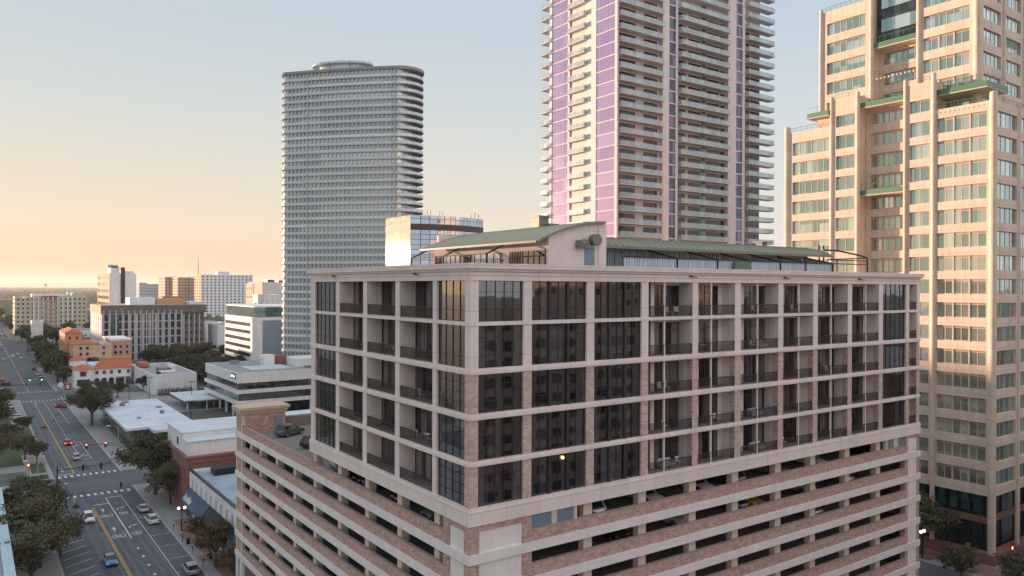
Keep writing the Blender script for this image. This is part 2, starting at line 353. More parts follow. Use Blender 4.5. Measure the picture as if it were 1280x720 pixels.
# columns: brick on the three lower floors, painted on the two upper
for i in range(0,len(RX),2):
    for (za,zb,mt,nm) in ((28.95,40.05,BRK2,'brick_column'),(40.05,47.5,BEIGE,'column')):
        b=MB(); b.box(RX[i],Y0+.06,za,RX[i+1],Y0+.75,zb)
        if i==0: b=MB(); b.box(RX[0]+.06,Y0+.06,za,RX[1],LY[1],zb)
        part(blk,nm,b,mt)
for i in range(2,len(LY),2):
    for (za,zb,mt,nm) in ((28.95,40.05,BRK,'brick_column'),(40.05,47.5,BEIGE,'column')):
        b=MB(); b.box(X0+.06,LY[i],za,X0+.75,LY[i+1],zb); part(blk,'column',b,BEIGE)
def ring(z0,z1,out,dep,mt,nm,x0=X0,y0=Y0,x1=X1,y1=Y1,label=None):
    b=MB()
    b.box(x0-out,y0-out,z0,x1+out,y0+dep,z1); b.box(x0-out,y0+dep,z0,x0+dep,y1+out,z1)
    b.box(x1-dep,y0+dep,z0,x1+out,y1+out,z1); b.box(x0+dep,y1-dep,z0,x1-dep,y1+out,z1)
    return part(blk,nm,b,mt,label)
for (z0,z1) in ((32.3,32.75),(36.1,36.6),(39.8,40.3),(43.8,44.12)): ring(z0,z1,0.,.9,BEIGE,'floor_beam')
for (z0,z1) in ((32.36,32.62),(36.16,36.46),(39.86,40.16)): ring(z0,z1,.06,0.,BEIGE,'beam_moulding')
ring(47.5,48.28,0.,.9,BEIGE,'frieze'); ring(47.95,48.05,.07,0.,BEIGE,'frieze_moulding')
ring(48.28,48.48,.18,.9,BEIGE,'cornice'); ring(48.48,48.93,.36,.9,BEIGE,'cornice')
ring(27.5,28.95,.08,.9,BEIGE,'base_band'); ring(28.62,28.72,.13,-.02,BEIGE,'band_moulding')
b=MB(); b.box(X0+.9,Y0+.9,47.6,X1-.9,Y1-.9,47.8); part(blk,'roof_deck',b,CONC)
# cornice security lamps
for (x,y,s) in ((59,Y0-.12,1),(74.5,Y0-.12,1),(89.5,Y0-.12,1),(33.0,80.5,0),(33.0,61.5,0)):
    b=MB()
    if s: b.box(x,y-.16,48.05,x+.22,y+.08,48.2); b.tube((x+.1,y,48.1),(x+1.0,y-.1,48.02),.035)
    else: b.box(x-.3,y,48.05,x,y+.22,48.2); b.tube((x-.2,y+.1,48.1),(x-.2,y-.9,48.02),.035)
    part(blk,'wall_lamp',b,STEEL)
# floors, inner core
for (z0,z1) in WZ:
    b=MB(); b.box(X0+.76,Y0+.76,z0-.32,X1-.76,Y1-.5,z0-.02); part(blk,'floor_slab',b,CONC)
DEP=1.75
rear=MB()
core=MB(); core.box(X0+DEP+.6,Y0+DEP+.6,28.7,X1-.8,Y1-.8,47.55); part(blk,'inner_wall',core,BEIGE)
# glazed bays
def glazed(axis,c,a0,a1,z0,z1,n,rows):
    return window(blk,axis,c,a0,a1,z0,z1,n,DKGLASS,FRAME,.28,.04,rows,'window_wall')
for k in (0,1,2,9):
    for zi,(z0,z1) in enumerate(WZ): glazed('y',Y0,RB[k][0],RB[k][1],z0,z1,5 if k in(0,9) else 6,(.30,.72) if (k==0 or zi>2) else (.30,))
for k in (0,4):
    for zi,(z0,z1) in enumerate(WZ): glazed('x',X0,LB[k][0],LB[k][1],z0,z1,4 if k==0 else 5,(.25,.5,.75) if zi<3 else (.27,))
# balconies: recess with door glass behind, side walls, guard rail
RM={}
def rail(axis,c,a0,a1,z):
    w=a1-a0; k=(axis,round(w,2))
    if k not in RM:
        mb=MB(); n=int(w/.115)
        fbox(mb,axis,0,w,1.02,1.08,0,.05); fbox(mb,axis,0,w,.08,.12,.01,.04)
        for i in range(1,n): 
            t=w*i/n; fbox(mb,axis,t-.02,t+.02,.12,1.02,.012,.034)
        for t in (.02,w/2,w-.06): fbox(mb,axis,t,t+.04,0,1.015,.002,.045)
        RM[k]=mb.mesh('railing',[RAIL])
    loc=Vector((c+.15,a0,z) if axis=='x' else (a0,c+.15,z))-wloc(blk)
    return meshpart(blk,'railing',RM[k],loc)
rnd=random.Random(3)
for zi,(z0,z1) in enumerate(WZ):
    for k in (3,4,5,6,7,8,10):
        a0,a1=RB[k]; w=a1-a0
        d=DEP if k<10 else 1.8
        wal=.2
        b=MB(); b.box(a1+.02,Y0+.76,z0-.02,a1+wal+.1,Y0+d+.6,z1+.1); part(blk,'balcony_wall',b,BEIGE)
        if k==10: 
            b=MB(); b.box(a0,Y0+d,z0,a1,Y0+d+.1,z1+.1); part(blk,'balcony_wall',b,BEIGE); rail('y',Y0,a0,a1,z0); continue
        # door glass and a stucco pier in the back wall
        p0=a0+w*(.30 if k%2 else .24); pw=.5
        window(blk,'y',Y0+d,a0-.2,p0,z0,z1+.05,2,BALGL,FRAME,0,.06,(),'balcony_door')
        window(blk,'y',Y0+d-.02,p0+pw,a1-.25 if k%2 else a1-w*.13,z0,z1-.3,3,BALGL,FRAME,0,.06,(.75,),'balcony_door')
        b=MB(); b.box(p0,Y0+d-.15,z0,p0+pw,Y0+d+.2,z1+.05); b.box(p0+pw,Y0+d+.0,z1-.3,a1,Y0+d+.2,z1+.05)
        if k%2==0: b.box(a1-w*.13,Y0+d-.0,z0,a1,Y0+d+.2,z1-.3)
        part(blk,'balcony_wall',b,BEIGE)
        b=MB(); px=a0+w*(.36 if k in (3,4) else .45 if k%2 else .52); b.box(px,Y0+.16,z0-.02,px+.16,Y0+.34,z1); part(blk,'balcony_post',b,BEIGE)
        rail('y',Y0,a0,a1,z0)
    for k in (1,2,3):
        a0,a1=LB[k]; w=a1-a0
        b=MB(); b.box(X0+.76,a1+.02,z0-.02,X0+DEP+.6,a1+.3,z1+.1); part(blk,'balcony_wall',b,BEIGE)
        window(blk,'x',X0+DEP,a0-.2,a1,z0,z1+.05,4,BALGL,FRAME,0,.06,(.72,),'balcony_door')
        rail('x',X0,a0,a1,z0)
# ceiling lamp in one flat
# ---------------- penthouse
deck=47.8
def arch(y0,y1,xe,ze,xr,zr,n=10):
    pts=[]
    for i in range(n+1):
        t=i/n; a=t*math.pi/2; pts.append((xe+(xr-xe)*t, ze+(zr-ze)*math.sin(a)**.9))
    return pts
ap=arch(57,79,42.9,51.3,51.5,53.5)
b=MB()
for (p,q) in zip(ap,ap[1:]):
    y0,y1=56.6,79.
    b.quad((p[0],y0,p[1]),(q[0],y0,q[1]),(q[0],y1,q[1]),(p[0],y1,p[1])); b.quad((p[0],y0,p[1]-.22),(p[0],y1,p[1]-.22),(q[0],y1,q[1]-.22),(q[0],y0,q[1]-.22))
    for y in (y0,y1): b.quad((p[0],y,p[1]-.22),(q[0],y,q[1]-.22),(q[0],y,q[1]),(p[0],y,p[1]))
b.box(42.8,56.6,51.1,42.9,79,51.32,1)
for i in range(1,24):
    y=56.6+i*.93
    for (p,q) in zip(ap,ap[1:]): b.quad((p[0],y,p[1]+.0),(q[0],y,q[1]+.0),(q[0],y,q[1]+.02),(p[0],y,p[1]+.02))
rf=part(blk,'penthouse_roof',b,[GREENROOF,STEEL],'green curved metal roof of the left wing')
b=MB(); gp=[(44.6,47.8),(51.75,47.8),(51.75,53.3)]+[(q[0],q[1]-.1) for q in reversed(ap) if q[0]>44.6]+[(44.6,51.7)]
n=len(gp)
b.poly([(x,57.,z) for x,z in gp]); b.poly([(x,57.4,z) for x,z in reversed(gp)])
for i in range(n):
    a,c=gp[i],gp[(i+1)%n]; b.quad((a[0],57.4,a[1]),(c[0],57.4,c[1]),(c[0],57.,c[1]),(a[0],57.,a[1]))
b.box(50.75,56.9,47.8,51.78,57.,53.2)
gw=part(blk,'gable_wall',b,BEIGE,'blank wall with arched top at the roof corner')
b=MB(); b.box(49.0,56.96,48.3,50.3,57.0,50.9); part(gw,'panel_door',b,LOUV)
b=MB(); b.tube((49.0,56.95,51.3),(47.9,56.4,51.1),.42,n=8); b.tube((50.,56.95,51.6),(50.,56.2,51.6),.55,.6,n=14); b.box(47.9,56.5,50.8,49.2,57,51.5); part(gw,'exhaust_duct',b,DUCT)
b=MB(); b.box(44.7,57.4,deck,45.0,78.8,51.6); b.box(45,78.5,deck,51.5,78.8,53.0); b.box(51.4,57.4,deck,51.7,78.8,53.1); part(blk,'penthouse_wall',b,BEIGE)
# penthouse glazing on the left wing and its pergolas
for (ya,yb,gm,nm) in ((57.5,61.2,DKGLASS,'penthouse_window'),(61.6,63.4,BALGL,'penthouse_door'),(65.,70.,PALEGL,'penthouse_window'),(70.8,72.2,BALGL,'penthouse_door'),(73,77.,PALEGL,'penthouse_window'),(77.3,78.5,BALGL,'penthouse_door')):
    b=MB(); b.box(44.60,ya,deck,44.68,yb,50.5,0)
    for i in range(5):
        y=ya+(yb-ya-.05)*i/4; b.box(44.54,y,deck,44.597,y+.05,50.5,1)
    part(blk,nm,b,[gm,STEEL])
for y in (62.2,70.4,77.6):
    b=MB(); b.tube((43.4,y,51.3),(41.0,y,50.2),.09,n=6); b.tube((41.0,y,50.2),(41.0,y,48.),.07,n=6); part(blk,'pergola_frame',b,STEEL)
for ya,yb in ((62.3,70.3),(70.5,77.5)):
    b=MB(); b.box(40.95,ya,50.15,41.05,yb,50.25); part(blk,'pergola_rail',b,STEEL)
# chimney stack on the roof
b=MB(); b.box(50.6,66.4,53.0,51.9,67.8,54.6); b.box(50.5,66.3,54.6,52,67.9,54.8); b.box(51.4,65.6,53.2,52.8,66.2,53.9); part(blk,'chimney',b,DUCT)
# right wing
b=MB(); ps=[(57.4,51.2),(57.9,51.6),(58.6,51.85),(59.6,52.1),(61.2,52.3),(64,52.4),(66,52.3)]
for (p,q) in zip(ps,ps[1:]):
    b.quad((51.8,p[0],p[1]),(91.6,p[0],p[1]),(91.6,q[0],q[1]),(51.8,q[0],q[1]))
    b.quad((51.8,p[0],p[1]-.2),(51.8,q[0],q[1]-.2),(91.6,q[0],q[1]-.2),(91.6,p[0],p[1]-.2))
    b.quad((91.6,p[0],p[1]-.2),(91.6,q[0],q[1]-.2),(91.6,q[0],q[1]),(91.6,p[0],p[1]))
for i in range(1,42):
    x=51.8+i*.95
    for (p,q) in zip(ps,ps[1:]): b.quad((x,p[0],p[1]),(x,q[0],q[1]),(x,q[0],q[1]+.05),(x,p[0],p[1]+.05))
b.box(51.8,57.3,50.95,91.6,57.4,51.17,0)
part(blk,'penthouse_roof',b,[GREENROOF],'long low green metal roof of the right wing')
b=MB(); b.box(51.8,60.,deck,90.2,60.3,51.4); b.box(90.,60.3,deck,90.3,66,51.7); part(blk,'penthouse_wall',b,BEIGE)
xs=[52.9,60.6,67.,72.6,78.2,83.2,88.9]
for i,(xa,xb) in enumerate(zip(xs,xs[1:])):
    b=MB(); b.box(xa+.6,59.90,deck,xb-.6,59.97,50.9,0)
    for j in range(7):
        x=xa+.6+(xb-xa-1.25)*j/6; b.box(x,59.85,deck,x+.05,59.897,50.9,1)
    part(blk,'penthouse_window',b,[PALEGL,STEEL])
    # sloping glass canopy on steel beams and a front screen of pale panels
    g=MB(); b=MB()
    b.tube((xb,59.9,51.0),(xb,55.6,50.05),.09,n=6); b.tube((xb,55.6,50.05),(xb,55.6,deck),.08,n=6); b.box(xa,55.55,49.98,xb-.09,55.65,50.1)
    part(blk,'pergola_frame',b,STEEL)
    g.quad((xb+.1,59.85,deck),(xb+.1,55.7,deck),(xb+.1,55.7,50.0),(xb+.1,59.85,50.95)); g.quad((xb+.14,59.85,deck),(xb+.14,59.85,50.95),(xb+.14,55.7,50.0),(xb+.14,55.7,deck))
    g.box(xa+.1,55.7,deck,xb-.1,55.74,49.97); part(blk,'terrace_screen',g,PALEGL)
b=MB(); b.box(69.5,55.3,48,72.4,55.5,49.9); part(blk,'green_screen',b,GREENMT)
b=MB(); b.path([(90.3,57.6,51.9),(93,57.3,51.85),(97,56.6,51.3),(98.2,56.4,51.0),(98.2,56.4,deck)],.11); b.path([(89,56.5,50.6),(98.2,56.4,50.6)],.07); b.path([(89,56.5,50.1),(98.2,56.4,50.15)],.07); b.path([(91.2,59,deck),(91.2,59,52.6)],.1); b.path([(91.9,58.8,deck),(91.9,58.8,52.6)],.1); b.path([(98.2,56.4,51.0),(98.2,62,51)],.08)
part(blk,'open_pergola',b,STEEL)
b=MB(); b.box(86,64,52,87,65,53.0); b.box(85.7,63.7,53.,87.3,65.3,53.15); part(blk,'roof_vent',b,DUCT)
for i,x in enumerate((54,56.3,58.8,66,69,76.5,79)):
    b=MB(); b.box(x,64,52.02,x+1.2,65,52.45); part(blk,'roof_unit',b,DUCT)

# ---------------- garage
GB=[24.4-3.0*k for k in range(7)]
for i,z in enumerate(GB):
    ring(z,z+.8,.10,.55,BAND,'garage_band',y1=GY1)
    b=MB()   # brick parapet
    zt=z+1.85
    b.box(39.45,Y0+.02,z+.8,101.0,Y0+.30,zt); b.box(X0+.02,56.8,z+.8,X0+.30,115.6,zt)
    part(blk,'brick_parapet',b,BRK)
    b=MB(); b.box(39.45,Y0+.0,zt,101.0,Y0+.34,zt+.07); b.box(X0,56.8,zt,X0+.34,115.6,zt+.07); part(blk,'parapet_coping',b,COPING)
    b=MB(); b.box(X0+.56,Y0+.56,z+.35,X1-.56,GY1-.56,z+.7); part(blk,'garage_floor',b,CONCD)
    zb=27.5 if i==0 else GB[i-1]
    zc=z+.8
    # piers of the garage (square cream columns behind the parapet)
    gl=[94.2,101.,108.,112.4] if i>0 else []
    for k in range(4,len(RX)-4,2):
        x=(RX[k]+RX[k+1])/2; b=MB(); b.box(x-.5,Y0+.36,z+.7,x+.5,Y0+1.1,zb); part(blk,'garage_column',b,CREAMCOL)
    for y in [ (LY[k]+LY[k+1])/2 for k in range(2,len(LY),2)]+gl:
        b=MB(); b.box(X0+.36,y-.45,z+.7,X0+1.2,y+.45,zb); part(blk,'garage_column',b,CREAMCOL)
    # corner bays with inset cream panels
    b=MB(); t=zb
    for r6 in ((38.45,Y0+.02,zc,39.45,Y0+.7,t),(X0+.02,55.75,zc,X0+.7,56.8,t)): b=MB(); b.box(*r6); part(blk,'brick_pier',b,BRK)
    b=MB(); b.box(X0+.02,Y0+.02,zc,RX[1]+.1,LY[1]-.0,t,0)
    if i==0: b.box(RX[1]+.1,Y0+.02,t-.5,38.45,Y0+.5,t,0); b.box(X0+.02,LY[1],t-.5,X0+.5,55.75,t,0)
    part(blk,'brick_corner',b,BRK)
    b=MB(); tt=t-.5 if i==0 else t
    b.box(RX[1]+.1,Y0+.10,zc,38.45,Y0+.5,tt); b.box(X0+.10,LY[1],zc,X0+.5,55.75,tt); part(blk,'corner_panel',b,BAND)
    b=MB(); b.box(101.0,Y0+.02,zc,101.6,Y0+.7,t); part(blk,'brick_pier',b,BRK); b=MB(); b.box(103.7,Y0+.02,zc,X1-.02,Y0+.7,t); 
    if i==0: b.box(101.6,Y0+.02,t-.5,103.7,Y0+.5,t)
    part(blk,'brick_corner',b,BRK)
    b=MB(); b.box(101.6,Y0-.02,zc,103.7,Y0+.5,tt); part(blk,'corner_panel',b,BAND)
    b=MB(); b.box(X1-.5,Y0+.7,zc,X1-.02,GY1-.1,t); b.box(X0+.6,GY1-.5,zc,X1-.5,GY1-.1,t if i>0 else z+1.85); part(blk,'brick_wall',b,BRK)
    # stair tower face slots
    b=MB(); b.box(X0+.02,115.6,zc,X0+.5,116.2,t if i else 28.2,0); b.box(X0+.02,118.2,zc,X0+.5,118.7,t if i else 28.2,0); b.box(X0+.02,117.1,zc,X0+.5,117.35,t if i else 28.2,0)
    b.box(X0+.3,116.2,zc,X0+.34,118.2,t if i else 28.2,1); part(blk,'stair_tower_wall',b,[CREAMCOL,BRKD])
b=MB(); 
b.box(X0+.45,115.6,25.1,39.6,118.75,28.2,0); part(blk,'stair_tower_wall',b,BRK)
b=MB(); b.box(X0-.25,115.3,28.2,39.9,119.1,28.55); b.box(X0-.5,115.05,28.55,40.15,119.3,28.95); b.box(X0-.1,115.45,27.9,39.7,118.9,28.2); part(blk,'stair_tower_cornice',b,PEACH)
b=MB(); b.box(37.9,115.52,25.1,39.1,115.6,27.3); part(blk,'stair_door',b,LOUV)
b=MB(); b.box(36.5,115.4,27.,36.8,115.6,27.2); part(blk,'wall_light',b,HEADL)
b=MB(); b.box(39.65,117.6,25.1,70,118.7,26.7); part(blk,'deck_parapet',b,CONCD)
# louvres
for (xa,xb) in ((39.55,41.65),(42.25,44.2),(96.7,98.2),(99.2,100.9)):
    b=MB(); b.box(xa,Y0+.12,25.9,xb,Y0+.2,27.5); 
    for j in range(12): b.box(xa,Y0+.07,25.95+j*.128,xb,Y0+.12,26.0+j*.128)
    part(blk,'louvre',b,LOUV)
b=MB(); b.box(41.65,Y0+.08,25.2,42.25,Y0+.5,27.5); b.box(44.2,Y0+.08,25.2,44.55,Y0+.5,27.5); b.box(98.2,Y0+.08,25.2,99.2,Y0+.5,27.5); b.box(96.2,Y0+.08,25.2,96.7,Y0+.5,27.5); part(blk,'louvre_pier',b,CREAMCOL)
# ground floor of the garage
b=MB(); b.box(X0+.4,Y0+.4,0,X1-.4,GY1-.4,6.5); part(blk,'ground_floor_wall',b,BRKD)
for y in [53.2,58.4,65.5,72.8,80,87.3,94.2,101,108,115.9,118.2]:
    b=MB(); b.box(X0,y-.5,0,X0+.9,y+.5,6.4); part(blk,'ground_column',b,BAND)
for k in range(0,len(RX),2):
    b=MB(); b.box(RX[k],Y0,0,RX[k+1],Y0+.9,6.4); part(blk,'ground_column',b,BAND)
# lamp glimpsed in a window
b=MB(); b.ball((43.0,Y0+.25,31.9),.16); 
part(blk,'room_lamp',b,WARMLIT)

# ================================================================== TAN TOWER
TX,TY=141.6,59.0
tan=thing('office_tower','tan precast office tower with teal windows and stepped green terraces, tallest on the right','building',(TX,TY,0))
FH=4.1
zlow=[(z,z+2.65) for z in [74.7-FH*k for k in range(16)]]          # lower mass windows, down to z about 14.5
bigs=[];
wm=MB()
# lower mass along X=TX : bays from the near corner
bays=[(60.0,68.4,3),(69.6,73.3,1),(75.6,82.5,3),(84.0,88.0,1),(89.3,97.9,3)]
def winseg(a0,a1,n):
    return (a0,a1)
def tan_mass(name,x0,y0,x1,y1,zlo,zhi,zs,lsegs,rsegs,lz=None):
    mb=MB()
    facade(mb,'x',x0,y0,y1,[(a,b_) for a,b_,n in lsegs],zs,zlo,zhi,.55)
    facade(mb,'y',y0,x0+.55,x1,[(a,b_) for a,b_,n in rsegs],zs,zlo,zhi,.55)
    mb.box(x1-.5,y0+.55,zlo,x1,y1,zhi); mb.box(x0+.55,y1-.5,zlo,x1-.5,y1,zhi)
    mb.box(x0+.55,y0+.55,zhi-.9,x1-.5,y1-.5,zhi-.6)
    part(tan,name,mb,TANST)
    k=MB(); k.box(x0+1.3,y0+1.3,zlo,x1-1,y1-1,zhi-1); part(tan,'inner_wall',k,DARKDOOR)
    for axis,c,segs in (('x',x0,lsegs),('y',y0,rsegs)):
        for a,b_,n in segs:
            for (z0,z1) in zs:
                reveal=.9 if n==3 else .6
                if axis=='x': bigs.append((axis,c,a+reveal*.2,b_-reveal*.0 ,z0,z1,2*n,.42,.13))
                else: bigs.append((axis,c,a,b_,z0,z1,4,.3,.11))
zz=[z for z in zlow if z[0]>13]
# near corner block, z to 80
rb1=[(143.0,150.6,3),(152.2,159.6,3),(161.2,168.6,3),(170.2,177.6,3),(179,187,3)]
tan_mass('corner_block',TX,TY,190,69.13,12.9,79.0,zz,bays[:1],rb1)
# raised single-window bay, z to 84.6
z5=zz+[(79.05,81.3)]
tan_mass('stepped_bay',TX-.02,69.15,165,73.9,12.9,84.4,z5,bays[1:2],[])
# recessed middle
z6=[z for z in zz if abs(z[0]-60.81)>1]
tan_mass('recessed_bay',TX+3.0,73.92,175,83.5,12.9,83.0,zz+[(79.05,81.3)],[(75.2,82.6,3)],[])
tan_mass('stepped_bay',TX-.02,83.55,165,88.75,12.9,84.7,z5,bays[3:4],[])
tan_mass('left_wing',TX,88.8,185,99.3,12.9,79.6,zz,bays[4:5],[])
# upper tower
UX,UY=TX+4.6,TY+4.6
zu=[(79.05+FH*k,79.05+FH*k+2.45) for k in range(0,9)]
tan_mass('upper_tower',UX,UY,186,74.1,78,118,zu,[(64.9,73.2,3)],[(148.4,155.4,3),(157.4,163.8,3),(166,173,3),(175,182,3)])
tan_mass('upper_tower',UX,83.2,186,94.4,78,104.6,zu[:6],[(84.5,93.0,3)],[])
tan_mass('upper_recess',UX+2.6,74.1,184,83.2,78,118,zu[:5],[(74.9,82.4,3)],[])
# dark central glass slot high up
b=MB(); b.box(UX+1.5,74.6,95.3,UX+2.55,82.9,118); part(tan,'atrium_glass',b,TEALDK)
for z in (97.6,102.2,106.8):
    b=MB(); b.box(UX+1.3,74.8,z,UX+1.49,82.0,z+2.5); part(tan,'atrium_window',b,TEALGL)
# round corner piers
def pier(x,y,z0,z1,r=.85):
    b=MB(); b.tube((x,y,z0),(x,y,z1),r,n=14); b.ball((x,y,z1),r,n=14,k=6,sq=(1,1,.5)); part(tan,'corner_pier',b,TANST)
for (x,y,z0,z1) in ((TX+.1,TY+.1,1.0,80.2),(TX+.05,68.95,1,85.6),(TX+.05,74.0,1,85.4),(TX+.05,83.4,1,85.2),(TX+.05,88.9,1,85.2),(TX+.1,99.2,1,80.8),(UX+.05,UY+.1,79,118),(UX,74.0,79,118),(UX,83.3,79,118),(UX,94.3,80,105.3),(151.4,TY+.05,1,79.4),(160.4,TY+.05,1,79),(156.4,UY,79,118),(165,UY,79,118)):
    pier(x,y,z0,z1,.62 if y in (TY+.1,UY+.1) or x==TX+.1 else .42)
# windows: nearest hundred separately
camp=Vector((0,0,47))
bigs.sort(key=lambda w:(Vector((w[1],w[2],w[4])) if w[0]=='x' else Vector((w[2],w[1],w[4]))).__sub__(camp).length+ (0 if w[4]>12 else 99))
for w in bigs[:100]: window(tan,w[0],w[1],w[2],w[3],w[4],w[5],w[6],TEALGL,TANTR,w[7],w[8])
merge_windows(tan,bigs[100:],TEALGL,TANTR)
# spandrel reveals: darker joint at the right-hand side of each window group
# green terraces
def terrace(x0,y0,x1,y1,z,lab=None):
    b=MB(); b.box(x0,y0,z,x1,y1,z+.25,1); b.box(x0,y0,z+.25,x0+.15,y1,z+1.15,0); b.box(x0+.15,y0,z+.25,x1,y0+.15,z+1.15,0); b.box(x0-.08,y0-.08,z+.2,x1+.08,y1+.08,z+.45,0)
    for t in range(int((y1-y0)/1.2)): b.tube((x0+.07,y0+.1+t*1.2,z+1.15),(x0+.07,y0+.1+t*1.2,z+2.3),.035,n=4,m=0)
    b.tube((x0+.07,y0,z+2.3),(x0+.07,y1,z+2.3),.04,n=4,m=0); b.tube((x0+.07,y0+.07,z+2.3),(x1,y0+.07,z+2.3),.04,n=4,m=0)
    p=part(tan,'terrace',b,[GREENMT,CREAMCOL])
terrace(142.4,60.4,150.5,69.2,81.6)
terrace(TX+.3,74.4,TX+3.3,83.1,81.9)
terrace(TX+.6,89.2,TX+4.6,98.6,82.4) if False else None
terrace(TX-.4,89.4,TX+5,94.2,81.7)
terrace(UX+.2,74.5,UX+3,83,94.3)
terrace(TX+.4,74.5,TX+3.1,83.1,64.9)
terrace(157.5,UY+.3,165,UY+2,92.3)
b=MB(); b.box(TX+1.5,89.4,79,TX+6,93.0,81.7); part(tan,'terrace_wall',b,TANST)
def guard(pts,z):
    b=MB()
    for p,q in zip(pts,pts[1:]):
        L=(Vector(q)-Vector(p)).length; n=max(2,int(L/1.1))
        b.tube((*p,z+1.0),(*q,z+1.0),.05,n=4)
        for i in range(n+1):
            t=i/n; x=p[0]+(q[0]-p[0])*t; y=p[1]+(q[1]-p[1])*t; b.tube((x,y,z),(x,y,z+1),.03,n=4)
        b.tube((*p,z+.5),(*q,z+.5),.03,n=4)
    part(tan,'roof_guard',b,[GREENMT,GREENGL])
guard([(TX+.3,60.2),(TX+.3,68.4)],79.0); guard([(TX+.6,TY+.4),(165,TY+.4)],79.0); guard([(TX+.3,69.8),(TX+.3,73.4)],84.4); guard([(TX+.3,84.2),(TX+.3,88.2)],84.7); guard([(TX+.3,89.8),(TX+.3,98.6)],79.6); guard([(UX+.3,84.5),(UX+.3,93.5)],104.6); guard([(TX+3.3,75),(TX+3.3,83)],83.0)
guard([(UX+.25,74.5),(UX+.25,83.0)],88.9)
# balls along the planter edges
b=MB()
for y in [60.6+i*.8 for i in range(10)]: b.box(TX-.08,y,78.2,TX,y+.3,78.5)
for y in [74.8+i*.8 for i in range(10)]: b.box(UX-.08,y,88.1,UX,y+.3,88.4)
part(tan,'parapet_trim',b,CREAMCOL)
# lobby
b=MB(); b.box(TX+1.6,TY+1.6,.1,188,98,11.6); part(tan,'lobby_glass',b,TEALDK)
for (z0,z1) in ((6.5,7.6),): 
    b=MB(); b.box(TX+1.35,TY+1.35,z0,188,98,z1); part(tan,'lobby_band',b,BRKD)
for i,y in enumerate([61,63,65,67,70.5,72.5,76,78,80]):
    b=MB(); b.box(TX+1.38,y,7.8,TX+1.58,y+.12,11.5); b.box(TX+1.38,y,.2,TX+1.58,y+.12,6.4); part(tan,'lobby_mullion',b,STEEL)
    b=MB(); b.box(TX+1.50,y+.3,8.2,TX+1.59,y+1.6,11.2); part(tan,'lobby_blind',b,FARTEAL)
for i,x in enumerate([144.5,146.5,148.5,154,156,158]):
    b=MB(); b.box(x,TY+1.38,.2,x+.12,TY+1.58,6.4); b.box(x,TY+1.38,7.8,x+.12,TY+1.58,11.5); part(tan,'lobby_mullion',b,STEEL)
b=MB(); b.box(TX,TY,11.6,190,99.3,12.9); part(tan,'soffit_beam',b,TANST)
b=MB(); b.box(TX-.7,TY-.7,.1,TX+1.3,99.5,1.9); b.box(TX+1.3,TY-.7,.1,188,TY+1.3,1.9); part(tan,'brick_plinth',b,BRKD)

# ================================================================== PURPLE TOWER
PX,PY=136.4,146.1
pur=thing('apartment_tower','tall pale tower with mauve glass strips and stacked balconies, behind the banded block','building',(PX,PY,0))
FP=3.36; PZ=[60.3+FP*k for k in range(26)]; PT=150
b=MB(); b.box(PX+.6,PY+1.4,0,196.6,174,PT); part(pur,'core_wall',b,PINKST)
def vwall(x0,y0,x1,y1,m,nm,z0=0,z1=PT): 
    b=MB(); b.box(x0,y0,z0,x1,y1,z1); return part(pur,nm,b,m)
vwall(PX,PY,PX+.6,146.9,PINKST,'pier'); vwall(PX,154.2,PX+.6,157.8,PINKST,'pier'); vwall(PX,165.2,PX+.6,166,PINKST,'pier'); vwall(PX,173.2,PX+.6,174.3,PINKST,'pier')
vwall(PX+.15,146.9,PX+.5,154.2,PURPGL,'curtain_wall',0,PT); vwall(PX+.15,166,PX+.5,173.2,PURPGL,'curtain_wall',0,PT)
vwall(153.2,PY,155.7,PY+1.4,PINKST,'pier'); vwall(158.5,PY+.2,159.4,PY+1.4,PINKST,'pier'); vwall(180.3,PY,183.9,PY+1.4,PINKST,'pier'); vwall(187,PY+.2,188.2,PY+1.4,PINKST,'pier')
vwall(155.7,PY+.4,158.5,PY+.9,BLUGL,'curtain_wall'); vwall(183.9,PY+.4,187,PY+.9,BLUGL,'curtain_wall')
pdoors=[]
